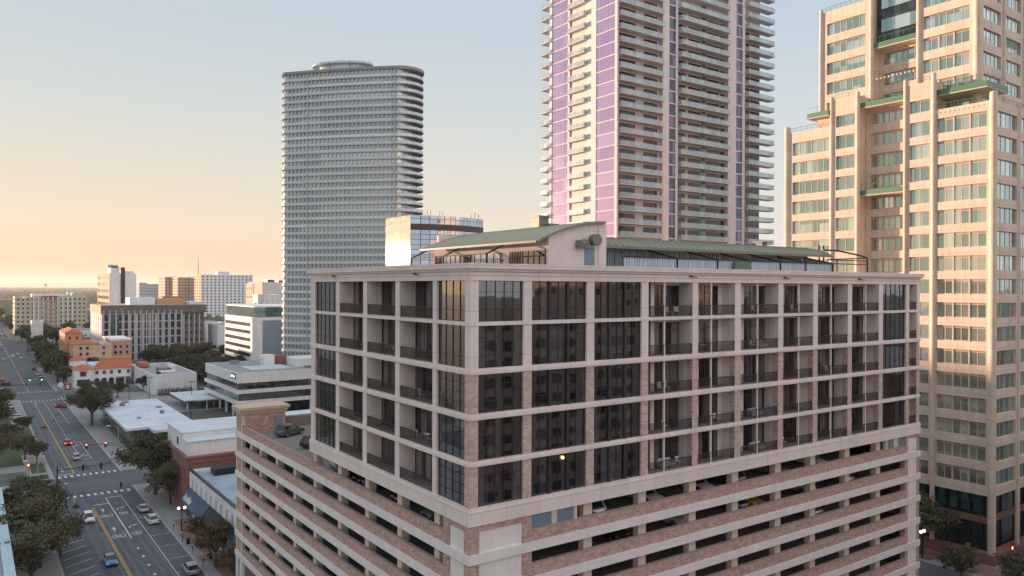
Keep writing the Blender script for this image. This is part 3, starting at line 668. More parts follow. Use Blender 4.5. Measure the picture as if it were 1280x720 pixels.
for z in PZ:
    b=MB(); b.box(PX+.05,146.9,z-.12,PX+.15,154.2,z+.14); part(pur,'floor_band',b,PINKST)
    b=MB(); b.box(PX+.05,166,z-.12,PX+.15,173.2,z+.14); part(pur,'floor_band',b,PINKST)
    for (xa,xb) in ((155.7,158.5),(183.9,187)):
        b=MB(); b.box(xa,PY+.25,z-.1,xb,PY+.4,z+.25); part(pur,'floor_band',b,PINKST)
    # balconies on the long side
    for (xa,xb,out,lf) in ((PX+.62,153.0,.9,1),(159.5,180.1,1.1,0),(188.4,200.6,1.1,2)):
        b=MB(); b.box(xa,PY-out,z-.2,xb,PY+1.3,z); 
        s=part(pur,'balcony',b,SLABW)
        g=MB(); g.box(xa+.06,PY-out+.05,z+.04,xb-.06,PY-out+.09,z+1.12,0); g.box(xa+.04,PY-out+.02,z+1.12,xb-.04,PY-out+.12,z+1.17,1)
        g.box(xa+.05,PY-out+.12,z+.04,xa+.09,PY+.6,z+1.12,0)
        if lf==2:
            g.box(xb-.09,PY-out+.12,z+.04,xb-.05,PY+1.2,z+1.12,0)
        part(s,'guard',g,[GUARD,WHITE])
    # doors behind
    for (xa,xb) in ((PX+1.,144.2),(147.4,152.4),(160.,163.6),(164.8,169.8),(172.4,177.8),(178.2,180.1),(188.8,191.6),(192.,196.4)):
        pdoors.append((xa,PY+1.28,z+.02,xb,PY+1.38,z+2.75))
    b=MB(); b.box(170.3,PY+1.2,z,171.9,PY+1.37,z+3.1); part(pur,'corner_glass',b,GREENGL)
    # niche balconies on the sunny side
    b=MB(); b.box(PX-1.0,158.0,z-.25,PX+.6,165.2,z); s=part(pur,'balcony',b,SLABW)
    g=MB(); g.box(PX-.95,158.05,z+.04,PX-.91,165.1,z+1.1,0); g.box(PX-.98,158.02,z+1.1,PX-.88,165.15,z+1.15,1); g.box(PX-.91,158.05,z+.04,PX+.2,158.09,z+1.1,0); part(s,'guard',g,[GUARD,WHITE])
    b=MB(); b.box(PX+.52,158.6,z+.02,PX+.59,160.4,z+2.5); b.box(PX+.52,162.4,z+.02,PX+.59,164.4,z+2.5); part(pur,'balcony_door',b,DARKDOOR)
    b=MB(); b.box(PX-.9,174.3,z-.25,PX+4,177.4,z); s=part(pur,'balcony',b,SLABW)
    g=MB(); g.box(PX-.86,174.35,z+.04,PX-.82,177.3,z+1.1,0); g.box(PX-.82,177.3,z+.04,PX+4,177.34,z+1.1,0); part(s,'guard',g,[GUARD])
pdoors=[d for d in pdoors if d[2]<124]
for i in range(len(pdoors)):
    if i<48 or i>=len(pdoors): 
        b=MB(); b.box(*pdoors[i]); part(pur,'balcony_door',b,DARKDOOR)
b=MB()
for d in pdoors[48:]: b.box(*d)
part(pur,'balcony_door',b,DARKDOOR,kind='stuff')
b=MB(); b.box(PX+.35,158.0,0,PX+.5,165.2,PT); part(pur,'niche_wall',b,PINKST)

# ================================================================== CURVED TOWER
cur=thing('residential_tower','grey glass slab tower ringed by pale balcony bands with rounded ends, left of centre','building',(132,330,0))
A=Vector((113.2,343.0)); Bp=Vector((151.0,301.2)); dv=(Bp-A).normalized(); nv=Vector((-dv.y,dv.x))
if nv.dot(Vector((1,1)))<0: nv=-nv
L=(Bp-A).length
def outline(off=0.,bul=6.5):
    pts=[]
    # start at B front corner going along the rounded right end, then back, then left round end
    def P(a,d): return tuple(A+dv*a+nv*d)
    front=[P(3.5+ (L-3.5)*i/8,-off-1.2*math.sin(math.pi*i/8)) for i in range(9)]
    right=[P(L+off+(bul+3.0)*math.sin(t)*.95, 9.5-9.5*math.cos(t)-off*.3) for t in [math.pi*k/12 for k in range(1,12)]]
    back=[P(L-2,20+off),P(3,20+off)]
    left=[P(3.5-(3.5+off)*math.sin(t)*1.0, 9.0+(9+off)*math.cos(t)) for t in [math.pi*k/8 for k in range(1,8)]]
    return front+right+back+left
oo=outline(0); ii=outline(-.7,3.2)
FC=3.26
b=MB(); b.prism(ii,0,141.6); part(cur,'glass_wall',b,CURVGL)
for k in range(42):
    z=8+FC*k
    b=MB(); b.prism(oo,z-.35,z); s=part(cur,'balcony_slab',b,CURVSL)
    g=MB(); og=outline(-.12)
    m=len(og)
    for i in range(m):
        p,q=og[i],og[(i+1)%m]; g.quad((*p,z+.02),(*q,z+.02),(*q,z+1.15),(*p,z+1.15)); 
    part(s,'guard',g,CURVGU)
for i in range(1,27):
    a=3.5+(L-3.5)*i/27
    bu=1.2*math.sin(math.pi*(a-3.5)/(L-3.5)); p=A+dv*a+nv*(-.02-bu); q=A+dv*a+nv*1.2
    t=Vector((dv.x,dv.y))*.14
    b=MB(); b.prism([tuple(p-t),tuple(p+t),tuple(q+t),tuple(q-t)],8,141.5); part(cur,'party_wall',b,CURVFIN)
t=dv*.22; p=A+dv*L+nv*-.9; q=A+dv*L+nv*1.5
b=MB(); b.prism([tuple(p-t),tuple(p+t),tuple(q+t),tuple(q-t)],8,142.6); part(cur,'corner_screen',b,GUARD)
b=MB(); b.prism(outline(.3),141.6,142.7); part(cur,'roof_slab',b,CURVSL)
cx,cy=(A+dv*26+nv*12)
b=MB()
for (r0,z0,z1) in ((10.5,142.7,147.2),(14.,147.2,148.1)):
    pts=[(cx+dv.x*r0*math.cos(a)*1.05-dv.y*r0*.5*math.sin(a),cy+dv.y*r0*math.cos(a)*1.05+dv.x*r0*.5*math.sin(a)) for a in [2*math.pi*i/32 for i in range(32)]]
    b.prism(pts,z0,z1)
part(cur,'roof_crown',b,CURVGU)

# ================================================================== GLASS OFFICE
GX,GYY=122.2,232.1
go=thing('glass_office','mirror glass office with a brown band and rooftop aerials, its left side glowing gold','building',(GX,GYY,0))
b=MB(); fr=[(GX+29.4*i/10,GYY-3.6*math.sin(math.pi*i/10)) for i in range(11)]
b.prism(fr+[(152.6,234),(152.6,251),(GX,251)],0,71.2); part(go,'curtain_wall',b,MIRGL)
b=MB(); f2=[(x,y-.08) for x,y in fr]; b.prism([(GX-.08,f2[0][1])]+f2[1:]+[(152.68,234),(152.68,251.1),(GX-.08,251.1)],66.2,68.2); part(go,'louvre_band',b,MIRBAND)
b=MB(); b.prism([(GX+.5,GYY+.5),(151,GYY+.5),(151,250),(GX+.5,250)],71.2,71.3); part(go,'roof',b,GREYR)
for (x,y,h) in ((129,233,1.4),(130.4,233,1.3),(134.0,233,1.4),(135.2,233,1.2),(148.5,233,1.8),(150.,233,1.),(147,233,.7)):
    b=MB(); b.tube((x,y,71.2),(x,y,71.2+h+.9),.06,n=5); b.box(x-.16,y-.12,71.9,x+.16,y+.12,71.9+h); part(go,'aerial',b,DUCT)
#@@CITY
# ================================================================== OTHER BUILDINGS
def building(name,label,x0,y0,x1,y1,h,wall,g,fl=None,lb=None,fb=None,z0=0.,wh=1.6,cat='building',group=None,roof=None,wname='window_bay',loc=None,fr=None,lw=.55,fw=.55,leftwall=None,par=.8,base=None):
    """walls with real openings; one part per column of windows.  fl floors, lb/fb bays on the left(-X)/front(-Y) side"""
    t=thing(name,label,cat,(x0,y0,0),group); fr=fr or FRAME
    fh=(h-z0-par)/fl if fl else 3
    zs=[(z0+fh*i+fh*.5-wh/2+.1,z0+fh*i+fh*.5+wh/2+.1) for i in range(fl)] if fl else []
    def segs(a,b_,n,w):
        s=(b_-a-1.2)/n; return [(a+.6+s*(i+.5-w/2),a+.6+s*(i+.5+w/2)) for i in range(n)]
    ls=segs(y0,y1,lb,lw) if lb and fl else []; fs=segs(x0,x1,fb,fw) if fb and fl else []
    b=MB(); facade(b,'x',x0,y0,y1,ls,zs,0,h,.4); part(t,'wall',b,leftwall or wall)
    b=MB(); facade(b,'y',y0,x0+.4,x1,fs,zs,0,h,.4); b.box(x1-.4,y0+.4,0,x1,y1,h); b.box(x0+.4,y1-.4,0,x1-.4,y1,h); part(t,'wall',b,wall)
    b=MB(); b.box(x0+.4,y0+.4,h-.9,x1-.4,y1-.4,h-.6); part(t,'roof',b,roof or GREYR)
    few=len(zs)*(len(ls)+len(fs))<=60
    for axis,c,sg in (('x',x0,ls),('y',y0,fs)):
        for a,b_ in sg:
            if few:
                for (za,zb) in zs:
                    m=MB(); fbox(m,axis,a,b_,za,zb,c+.3,c+.38,0); fbox(m,axis,(a+b_)/2-.04,(a+b_)/2+.04,za,zb,c+.25,c+.305,1); part(t,'window',m,[g,fr])
                continue
            m=MB()
            for (za,zb) in zs:
                fbox(m,axis,a,b_,za,zb,c+.3,c+.38,0)
                if b_-a>1.2: fbox(m,axis,(a+b_)/2-.05,(a+b_)/2+.05,za,zb,c+.25,c+.295,1)
            part(t,wname,m,[g,fr])
    return t
def roofbox(t,x0,y0,z0,x1,y1,z1,mt,nm='roof_plant'):
    b=MB(); b.box(x0,y0,z0,x1,y1,z1); return part(t,nm,b,mt)
# --- low brick block with its white upper storey
t=building('brick_shop','dark brick block with a white upper storey and roof machinery at the street corner',36.5,166,78,188,11.6,BRKD,DKGLASS,2,8,8,wh=2.8,lw=.4,par=1.2,roof=GREYR)
b=MB(); b.box(36.2,165.7,11.6,78,188.2,11.9); b.box(36.3,165.8,10.6,78,166,10.9); part(t,'cornice',b,BRKD)
b=MB(); b.box(37,172.5,11.9,84,187,15.7); part(t,'upper_storey',b,WHITE)
b=MB(); b.box(37,167.2,11.9,50,172.5,14.7); part(t,'upper_storey',b,WHITE)
b=MB(); b.box(36.8,172.3,15.7,84.2,187.2,15.95); part(t,'upper_roof',b,WHITER)
b=MB(); b.box(36.8,167.0,14.7,50.2,172.3,14.9); part(t,'upper_roof',b,WHITER)
b=MB(); b.box(58,178,15.95,62,183,16.1); part(t,'skylight',b,WHITE)
b=MB(); b.box(36.93,176,12.8,36.99,177.2,14.4); part(t,'window',b,DKGLASS)
for i,(x,y,w,h) in enumerate(((51.5,168,2.2,1.3),(54.5,168.5,1.6,1.8),(57,167.5,2.6,1.2),(61,168.2,1.8,1.6),(64,167.6,2.4,1.4))):
    b=MB(); b.box(x,y,11.95,x+w,y+1.4,11.95+h); b.tube((x+w/2,y+.7,11.95+h),(x+w/2,y+.7,12.1+h),.5,n=10,m=1); part(t,'roof_unit',b,[DUCT,STEEL])
b=MB(); b.path([(51,170.5,12),(51,170.5,14.2),(64,170.5,14.2),(64,170.5,12)],.08); b.path([(56.5,169,12),(58.5,169.4,15.2)],.12); part(t,'pipework',b,DUCT)
# --- cream shop block with awnings
t=building('cream_shop','long cream shop building with tall narrow windows and dark street awnings',36.5,120,80,163.6,9.9,WHITE,DKGLASS,1,12,0,wh=3.2,lw=.28,par=1.0,roof=BLUER,z0=4.4)
b=MB(); b.box(36.3,119.9,9.9,36.9,163.8,10.1); part(t,'coping',b,STEEL)
b=MB(); b.box(40,158,9.0,46,161.5,10.6); part(t,'roof_plant',b,STEEL)
b=MB(); b.box(47,161,9.05,80,163,10.9); part(t,'roof_plant',b,WHITE)
for (ya,yb,mt,nm) in ((147.5,163.2,AWNB,'blue_awning'),(132,147,AWND,'charcoal_awning'),(122,131,AWNB,'blue_awning')):
    b=MB(); b.quad((34.7,ya,4.3),(36.48,ya,6.5),(36.48,yb,6.5),(34.7,yb,4.3)); b.quad((34.72,ya,4.25),(34.72,yb,4.25),(36.46,yb,6.42),(36.46,ya,6.42)); b.poly([(34.7,ya,4.3),(36.48,ya,4.3),(36.48,ya,6.5)]); b.poly([(34.7,yb,4.3),(36.48,yb,6.5),(36.48,yb,4.3)]); b.quad((34.7,ya,3.9),(34.7,ya,4.3),(34.7,yb,4.3),(34.7,yb,3.9))
    part(t,nm,b,mt)
b=MB(); xd=Vector((0,-1,0)); yd=Vector((1.78,0,2.2)).normalized()
# worn white script on the awning, too faint to read: strokes only
r_=random.Random(5)
for i in range(9):
    a=162.4-i*.62; w=.42
    for k in range(3):
        s0=r_.uniform(.25,.6); s1=s0+r_.uniform(.5,1.1); y=a-k*.15
        p0=Vector((34.68,y,4.33))+yd*s0; p1=Vector((34.68,y-.12,4.33))+yd*s1; b.tube(p0,p1,.055,n=4)
part(t,'awning_letters',b,WHITE)
b=MB(); b.tube((34.95,137,4.9),(35.3,136.6,5.2),.07,n=4); b.tube((35.3,136.6,5.2),(35.6,135.6,5.4),.09,n=4); part(t,'awning_letters',b,WHITE)
for y in [123,126,129,133,137,141,145,149,153,157,161]:
    b=MB(); b.box(36.42,y,.3,36.49,y+2.2,3.4); part(t,'shop_window',b,DKGLASS)
# --- flat white roof hall
t=thing('flat_roofed_hall','wide low hall with a plain white flat roof behind the traffic signals','building',(37,236,0))
b=MB(); b.box(37.,243,5.2,56,303,5.9); b.box(43,236,5.2,56,243,5.9); part(t,'roof',b,WHITER)
b=MB(); b.box(38.5,246,0,55,302,5.2); part(t,'wall',b,DUCT)
for y in range(247,300,6):
    b=MB(); b.box(38.42,y,.4,38.49,y+4.8,4.8); part(t,'window',b,DKGLASS)
for p in ((44,237.),(49,237),(54,237)):
    b=MB(); b.box(p[0],p[1],0,p[0]+.5,p[1]+.5,5.2); part(t,'column',b,WHITE)
for i in range(7):
    b=MB(); b.box(44+4*i,239,0,44.3+4*i,239.2,3.0); b.box(44+4*i,239,2.6,47+4*i,239.2,3.0); part(t,'entrance_frame',b,WHITE)
b=MB(); b.box(66,304,3.6,96,331,4.0); 
for (x,y) in ((67,305),(74,305),(81,305),(88,305),(67,318),(74,318)): b.box(x,y,0,x+.4,y+.4,3.6)
single('car_park_canopy',b,WHITER,'long pale flat canopy on thin posts beyond the white flat roof','canopy')
# --- modern white and glass banded office
t=thing('banded_office','low white office with dark ribbon windows and a gravel roof, behind the garage roof','building',(77.4,276,0))
mx0,my0,mx1,my1=77.4,276,135,321
for (z0,z1) in ((12.6,16.2),(8.9,10.2),(5.0,6.3)):
    b=MB(); o=.0 if z0>12 else .35
    b.box(mx0-o,my0-o,z0,mx1,my1,z1); part(t,'white_band',b,WHITE)
for (z0,z1) in ((10.2,12.6),(6.3,8.9)):
    for i in range(9):
        b=MB(); w=(my1-my0-1)/9; b.box(mx0+.5,my0+.5+w*i,z0,mx0+.7,my0+.5+w*i+w-.12,z1); part(t,'ribbon_window',b,FARTEAL if (i<3 and z0<7) else DKGLASS)
    for i in range(9):
        b=MB(); w=(mx1-mx0-1)/9; b.box(mx0+.75+w*i,my0+.5,z0,mx0+.75+w*i+w-.12,my0+.7,z1); part(t,'ribbon_window',b,DKGLASS if i!=4 else FARTEAL)
    b=MB(); b.box(mx0+.9,my0+.9,z0,mx1-.5,my1-.5,z1); part(t,'inner_wall',b,FRAME)
b=MB(); b.box(mx0+8,my0+8,0,mx1-2,my1-2,5.0); part(t,'ground_floor',b,TEALDK)
for p in ((78.2,276.6),(78.2,285),(78.2,294),(78.2,303),(78.2,312),(90,276.6),(104,276.6),(118,276.6)):
    b=MB(); b.box(p[0],p[1],0,p[0]+.7,p[1]+.7,5.0); part(t,'column',b,WHITE)
b=MB(); b.box(mx0+.5,my0+.5,16.2,mx1-.5,my1-.5,16.25); part(t,'roof',b,GREYR)
roofbox(t,84,282,16.25,99,295,16.6,WHITER,'skylight'); roofbox(t,93,296,16.25,97,301,20.3,WHITE); roofbox(t,97,297,16.25,102,301,19.8,BRKD)
roofbox(t,102,286,16.25,116,300,19.2,WHITE); roofbox(t,116,286,16.25,128,300,18.6,PEACH); roofbox(t,104,279,16.25,125,283,16.9,DUCT)
b=MB(); b.box(77.25,278.2,14.0,77.36,283.8,15.8,0); b.box(77.18,278.6,14.3,77.24,283.4,15.5,1); part(t,'sign_board',b,[STEEL,GREYR])
b=MB(); 
for i in range(6): b.box(77.12,279.0+i*.74,14.5,77.17,279.4+i*.74,15.3 if i%2 else 15.1)
part(t,'sign_letters',b,SIGNLIT)
rn_=random.Random(77)
hall=bpy.data.objects['flat_roofed_hall']
for i in range(7):
    x=rn_.uniform(40,53); y=rn_.uniform(250,299); q1=rn_.uniform(.8,2.2); roofbox(hall,x,y,5.9,x+q1,y+q1*.8,5.9+rn_.uniform(.4,1.2),rn_.choice((DUCT,WHITE,LOUV)),'roof_unit')
for i in range(9):
    x=rn_.uniform(82,128); y=rn_.uniform(302,318); roofbox(t,x,y,16.25,x+rn_.uniform(1,3),y+rn_.uniform(1,2.5),16.25+rn_.uniform(.5,1.6),rn_.choice((DUCT,WHITE,LOUV)),'roof_unit')
# --- mediterranean white building
def hip(mb,x0,y0,x1,y1,z,h,o=.5,m=0):
    x0-=o;y0-=o;x1+=o;y1+=o; w=min(x1-x0,y1-y0)/2
    if x1-x0>=y1-y0: a=(x0+w,(y0+y1)/2,z+h); c=(x1-w,(y0+y1)/2,z+h)
    else: a=((x0+x1)/2,y0+w,z+h); c=((x0+x1)/2,y1-w,z+h)
    p=[(x0,y0,z),(x1,y0,z),(x1,y1,z),(x0,y1,z)]
    if x1-x0>=y1-y0: mb.poly([p[0],p[1],c,a],m); mb.poly([p[2],p[3],a,c],m); mb.poly([p[3],p[0],a],m); mb.poly([p[1],p[2],c],m)
    else: mb.poly([p[1],p[2],c,a],m); mb.poly([p[3],p[0],a,c],m); mb.poly([p[0],p[1],a],m); mb.poly([p[2],p[3],c],m)
    mb.poly([p[3],p[2],p[1],p[0]],m)
t=thing('mission_building','white two storey building with red tiled roofs and a row of arched openings','building',(39.5,400,0))
b=MB(); b.box(39.5,400,0,46.8,409,8.4); b.box(46.8,401.5,0,63.2,412,8.2); b.box(39.7,424,0,47,432,10.6); b.box(40,409,0,47,424,6); part(t,'wall',b,WHITE)
b=MB(); hip(b,39.5,400,46.8,409,8.4,2.1); part(t,'tiled_roof',b,TILE)
b=MB(); hip(b,39.7,424,47,432,10.6,2.1); part(t,'tiled_roof',b,TILE)
b=MB(); b.quad((46.9,400.9,8.2),(63.6,400.9,8.2),(63.6,405.5,11.9),(50.5,405.5,11.9)); b.poly([(46.9,400.9,8.2),(50.5,405.5,11.9),(50.5,405.5,8.2)]); b.poly([(63.6,400.9,8.2),(63.6,405.5,8.2),(63.6,405.5,11.9)]); part(t,'tiled_roof',b,TILE)
b=MB(); b.box(47,405.6,8.2,63.3,426,9.6); part(t,'roof',b,WHITER); b=MB(); b.box(50,409,9.6,57,418,9.75); part(t,'blue_roof_patch',b,plain('blue_membrane',(.12,.35,.62),.6))
for i,x in enumerate((48.2,51.2,54.2,57.6,61.4)):
    b=MB(); b.box(x,401.4,5.7,x+1.3,401.49,7.3); part(t,'window',b,DKGLASS)
    b=MB(); c=x+.65
    if i==3: b.box(x-.9,401.4,0.4,x+2.6,401.48,3.6)
    else:
        pts=[(c-1.1,.4),(c+1.1,.4),(c+1.1,3.0)]+[(c+1.1*math.cos(a),3.0+1.1*math.sin(a)) for a in [math.pi*k/8 for k in range(1,8)]]+[(c-1.1,3.0)]
        b.poly([(px_,401.43,pz) for px_,pz in pts])
    part(t,'arched_opening',b,DKGLASS)
b=MB(); b.box(40.6,399.9,1.0,45.8,399.98,3.8); b.box(41.9,399.9,5.2,44.4,399.98,7.4); part(t,'window',b,DKGLASS)
b=MB(); hip(b,41.6,399.4,44.8,400,7.3,.6,.2); part(t,'window_hood',b,TILE)
b=MB(); b.box(56.5,400.2,4.3,61.2,401.45,4.5); part(t,'canopy',b,WHITE)
# --- white box building beside it
t=building('white_hall','plain white windowless hall with machinery on its flat roof',64.6,357,82.5,412,8.7,WHITE,DKGLASS,0,roof=GREYR)
roofbox(t,66,395,8.5,70,406,10.4,TILE,'tiled_roof'); roofbox(t,70,372,8.1,75,380,9.8,DUCT); roofbox(t,75,378,8.1,78,383,10.4,WHITE); roofbox(t,68,366,8.1,69.5,368,8.9,STEEL)
b=MB(); b.tube((70,372,8.2),(76,368,8.6),.7,n=8); part(t,'exhaust_duct',b,WHITE)
# --- vertical window block
t=building('fin_office','pale concrete office of tall vertical dark window strips below a stained brown top floor',66.7,528.7,113.5,580,29.5,GREYV,FINGL,6,6,12,wh=4.2,par=.3,fw=.62,lw=.25,leftwall=PINKST)
b=MB(); b.box(66.5,528.4,29.5,128,580,34.6); part(t,'attic',b,ATTIC,'stained brown top storey')
b=MB(); b.box(66.3,529.5,29.5,66.5,580,34.6); part(t,'attic',b,ORANGEST)  # ochre sheet stands in for low sun on the attic's left face
for i in range(14):
    b=MB(); x=67.5+i*3.45; b.box(x,528.2,0,x+.7,528.65,31.5); part(t,'fin',b,GREYV)
b=MB(); b.box(67,529,34.6,127,579,34.7); part(t,'roof',b,GREYR)
b=MB(); b.box(71.0,528.3,6,76.3,528.45,28.8); part(t,'green_glass',b,FARTEAL)
t2=building('dark_wing','dark brown wing with white roof joined to the end of the fin office',113.7,530,127,575,30.2,ATTIC,FARGL,6,3,4,wh=2.,par=2)
for i in range(4):
    b=MB(); x=114+i*3.2; b.box(x,529.6,4,x+.8,529.95,29); part(t2,'fin',b,GREYV)
roofbox(t,84,540,34.7,99,555,39.2,WHITE); roofbox(t,101,545,34.7,118,560,38.5,ORANGEST); roofbox(t,119,536,34.7,128.2,570,36.3,WHITER); roofbox(t,110,565,34.7,122,575,39.5,BROWNP)
# --- brown and white tower
t=building('banded_tower','slim tower with an orange banded side, blank white front and one dark strip',81.2,604,98.3,665,55.6,WHITE,FARGL,9,1,0,wh=2.4,lw=.92,leftwall=ORANGEST,z0=12)  # brown banded side, with the orange of sunlight put into its wall colour
b=MB(); b.box(88.2,603.2,0,90.9,604.1,59.8); part(t,'dark_strip',b,BROWND); roofbox(t,82.5,608,55.,88,622,60.5,WHITE); roofbox(t,80.5,608,59.5,87,616,61.6,GREYV,'roof_sign'); roofbox(t,91,610,55,97.5,625,57.2,WHITE)
# --- ochre building
t=building('ochre_building','ochre and salmon stepped building with small dark windows and tiled tower',42,470,50,500,21.5,ORANGEST,FARGL,5,5,2,wh=1.6,roof=TILE,fw=.3,lw=.3)
b=MB(); hip(b,42,470,50,500,21.5,2.2); part(t,'tiled_roof',b,TILE)
for args in ((49,458,56.5,478,17.,PINKS,'TILE'),):
    b=MB(); b.box(*args[:2],0,args[2],args[3],args[4]); part(t,'wall',b,PINKS)
b=MB(); b.box(44,452,0,62,470,16.5); part(t,'wall',b,PEACH); b=MB(); b.box(62,455,0,72,486,17.6); part(t,'wall',b,PINKS); b=MB(); b.box(44.6,446,0,70,452,9.5); part(t,'wall',b,ORANGEST)
b=MB(); hip(b,44,452,56,470,16.5,1.6); part(t,'tiled_roof',b,TILE)
b=MB(); b.box(61.8,454.8,17.6,72.2,486,18.4); part(t,'coping',b,WHITE)
for x in (47,50,57.5,63.5,66,69):
    b=MB()
    for z in (7.,10.6,13.6): b.box(x,451.9 if x<62 else 454.9,z,x+1.2,451.97 if x<62 else 454.97,z+1.5)
    part(t,'window_bay',b,FARGL)
# --- long apartment block
Ya=860
t=building('long_apartments','long cream and white apartment block with rows of dark windows under the horizon',36,Ya,96,Ya+40,36,OLIVE,FARGL,7,4,15,wh=1.9,z0=6,fw=.42)
for (xa,xb,m) in ((41.5,45,WHITE),(52,57,GREYV),(57.5,71,BRKD),(71.5,84,GREYV)):
    b=MB(); b.box(xa,Ya-.9,0,xb,Ya-.5,36.6) if m is BRKD and False else b.box(xa,Ya-.5,32 if m is BRKD else 34,xb,Ya-.05,36.8); part(t,'raised_parapet',b,m)
for x in (51.,54.8,58.8,62.8,66.8,70.8,75,79,83):
    b=MB(); b.box(x-.45,Ya-.9,4,x+.45,Ya-.02,35.5); part(t,'pier',b,WHITE)
for i in range(7):
    b=MB(); b.box(59,Ya-1.8,8+i*3.9,71,Ya-.95,9.0+i*3.9); part(t,'balcony',b,PINKS)
roofbox(t,50,Ya+8,35.4,80,Ya+25,38.2,WHITE); roofbox(t,84,Ya+8,35.4,92,Ya+25,39.2,OLIVE)
# --- hotel
def tower(name,label,px0,px1,ytop,d,depth,wall,fl,lb,fb,wh=1.7,leftwall=None,fw=.5,group=None,lw=.5,z0=4):
    "far block: front edge spans the two bearings at distance d"
    S,C=math.sin(th),math.cos(th)
    def at(px): 
        L=(px-640)/960*d; return S*d+C*L, C*d-S*L
    xa,ya=at(px0); 
    # the far end of the front lies on the same Y
    r=(px1-640)/960; k=ya/(C-S*r); xb=k*(S+C*r)
    h=47+(358-ytop)*d/960
    return building(name,label,xa,ya,xb,ya+depth,h,wall,FARGL,fl,lb,fb,wh=wh,leftwall=leftwall,fw=fw,group=group,lw=lw,z0=z0),xa,ya,xb,h
th=math.atan(680/960)
t,xa,ya,xb,h=tower('white_hotel','broad white apartment tower with a regular grid of small dark windows',251,316,344,920,60,WHITE,16,6,13,leftwall=PEACH,fw=.42)  # white tower; peach left wall has the sunlight put into its colour
roofbox(t,xa+22,ya+10,h-.8,xa+36,ya+22,h+4,WHITE)
b=MB(); b.tube((xa+4,ya+30,h),(xa+4,ya+30,h+22),.45,.2,n=5); single('radio_mast',b,DUCT,'thin lattice mast rising beside the broad white tower','mast')
t,xa,ya,xb,h=tower('peach_tower','peach apartment tower with vertical piers left of the broad white tower',222,245,347.5,960,55,PEACH,14,5,6)
t,xa,ya,xb,h=tower('peach_tower','narrower peach tower with sunlit side, next to the pale twin blocks',206,221,347,990,40,PEACH,14,5,4)
t,xa,ya,xb,h=tower('grey_block','pair of small pale grey blocks behind the slim banded tower',183,203,356,1300,40,GREYV,9,3,8)
t,xa,ya,xb,h=tower('grey_block','small pale grey block half hidden by the slim banded tower',174,184,354.5,1250,40,GREYV,9,3,4)
t,xa,ya,xb,h=tower('pink_block','plain pink and grey block left of the curved grey tower',328,362,353,640,40,PINKST,0,0,0,leftwall=PEACH)
roofbox(t,xa+6,ya+6,h-.9,xa+12,ya+16,h+1.8,STEEL); roofbox(t,xa+16,ya+6,h-.9,xa+20,ya+16,h+1.4,STEEL)
t,xa,ya,xb,h=tower('pink_block','sunlit slim pink block beside the broad white tower',316,328,355,660,20,PEACH,6,3,3)
t,xa,ya,xb,h=tower('white_block','small white block in front of the plain pink block',330,352,369,520,25,WHITE,3,2,3)
t,xa,ya,xb,h=tower('low_white_hall','small plain white hall among trees below the broad white tower',272,290,407,500,24,WHITE,0,0,0)
t,xa,ya,xb,h=tower('low_white_hall','long low white hall between the far trees and the fin office',258,272,404,620,24,WHITE,0,0,0)
t,xa,ya,xb,h=tower('low_pale_shop','low pale building beside the ochre building',40,54,403,560,14,WHITE,0,0,0)
# --- curved corner office, sunlit
t=thing('rounded_office','white office with rounded corners and dark window bands, half of its side in orange sun','building',(112,372,0))
q0,q1=404.,352.   # along Y
cx0=113.5
def rr(x0,y0,x1,y1,r,n=6):
    pts=[]
    for (cx,cy,a0) in ((x1-r,y0+r,-90),(x1-r,y1-r,0),(x0+r,y1-r,90),(x0+r,y0+r,180)):
        for i in range(n+1): a=R(a0+90*i/n); pts.append((cx+r*math.cos(a),cy+r*math.sin(a)))
    return pts
b=MB(); b.prism(rr(cx0,378,150,432,3.5),0,31.5); part(t,'wall',b,WHITE)
for i in range(7):
    z=4.5+i*3.75; b=MB(); b.box(cx0-.08,383,z,cx0-.02,428,z+1.7); part(t,'ribbon_window',b,FARGL)
b=MB(); b.box(cx0+1.5,381,31.5,148,430,36.4); part(t,'glass_penthouse',b,FARTEAL); b=MB(); b.box(cx0+1.,380.5,36.4,148.5,430.5,37.); part(t,'roof_slab',b,WHITE)
b=MB(); b.box(118,377.8,3,149,377.98,30); part(t,'front_panel',b,LOUV)
# --- near left building with the pale parapet
t=thing('pale_parapet_building','low building at the left edge with a pale blue roof parapet','building',(-28,70,0))
b=MB(); b.box(-28,70,0,4.9,172,8.6); part(t,'wall',b,GREYV); b=MB(); b.box(3.9,70,8.6,5.2,172,9.2); b.box(-28,171,8.6,3.9,172.2,9.2); part(t,'parapet',b,TEALROOF)
b=MB(); b.box(-27.5,71,8.6,3.8,170.8,8.7); part(t,'roof',b,GREYR)
for i in range(14):
    b=MB(); y=76+i*6.8; b.box(4.9,y,1,4.98,y+4,4); b.box(4.9,y,5.4,4.98,y+4,7.6); part(t,'window_bay',b,DKGLASS)
# --- blocks up the avenue on the far left, outside the picture: they keep the streets in shade and show in the windows
for (ya,yb,hh,mt,lb_) in ((361,440,67,PEACH,'tall beige block west of the avenue, left of the picture'),(440.5,640,58.5,WHITE,'long cream block west of the avenue, left of the picture'),(640.5,800,42,BRKD,'brick block west of the avenue, left of the picture'),(800.5,1100,34,GREYV,'low grey block west of the avenue, left of the picture')):
    building('west_block',lb_,-138,ya,-125,yb,hh,mt,FARGL,int(hh/3.6),int((yb-ya)/7),6)
building('south_block','beige block facing the brick and beige apartments across the street',58,-34,122,-14,43,PEACH,FARGL,10,4,14)
t_=building('south_block','peach office tower standing behind the viewer',124,-60,170,-30,78,PEACH,FARGL,16,5,8)  # unseen tower, walls coloured peach to mirror as sunlit orange
building('south_block','brick warehouse flats standing right of the picture',150,-20,230,26,30,BRKD,FARGL,8,8,20)
for nm,(ax0,ax1) in ():
    pass
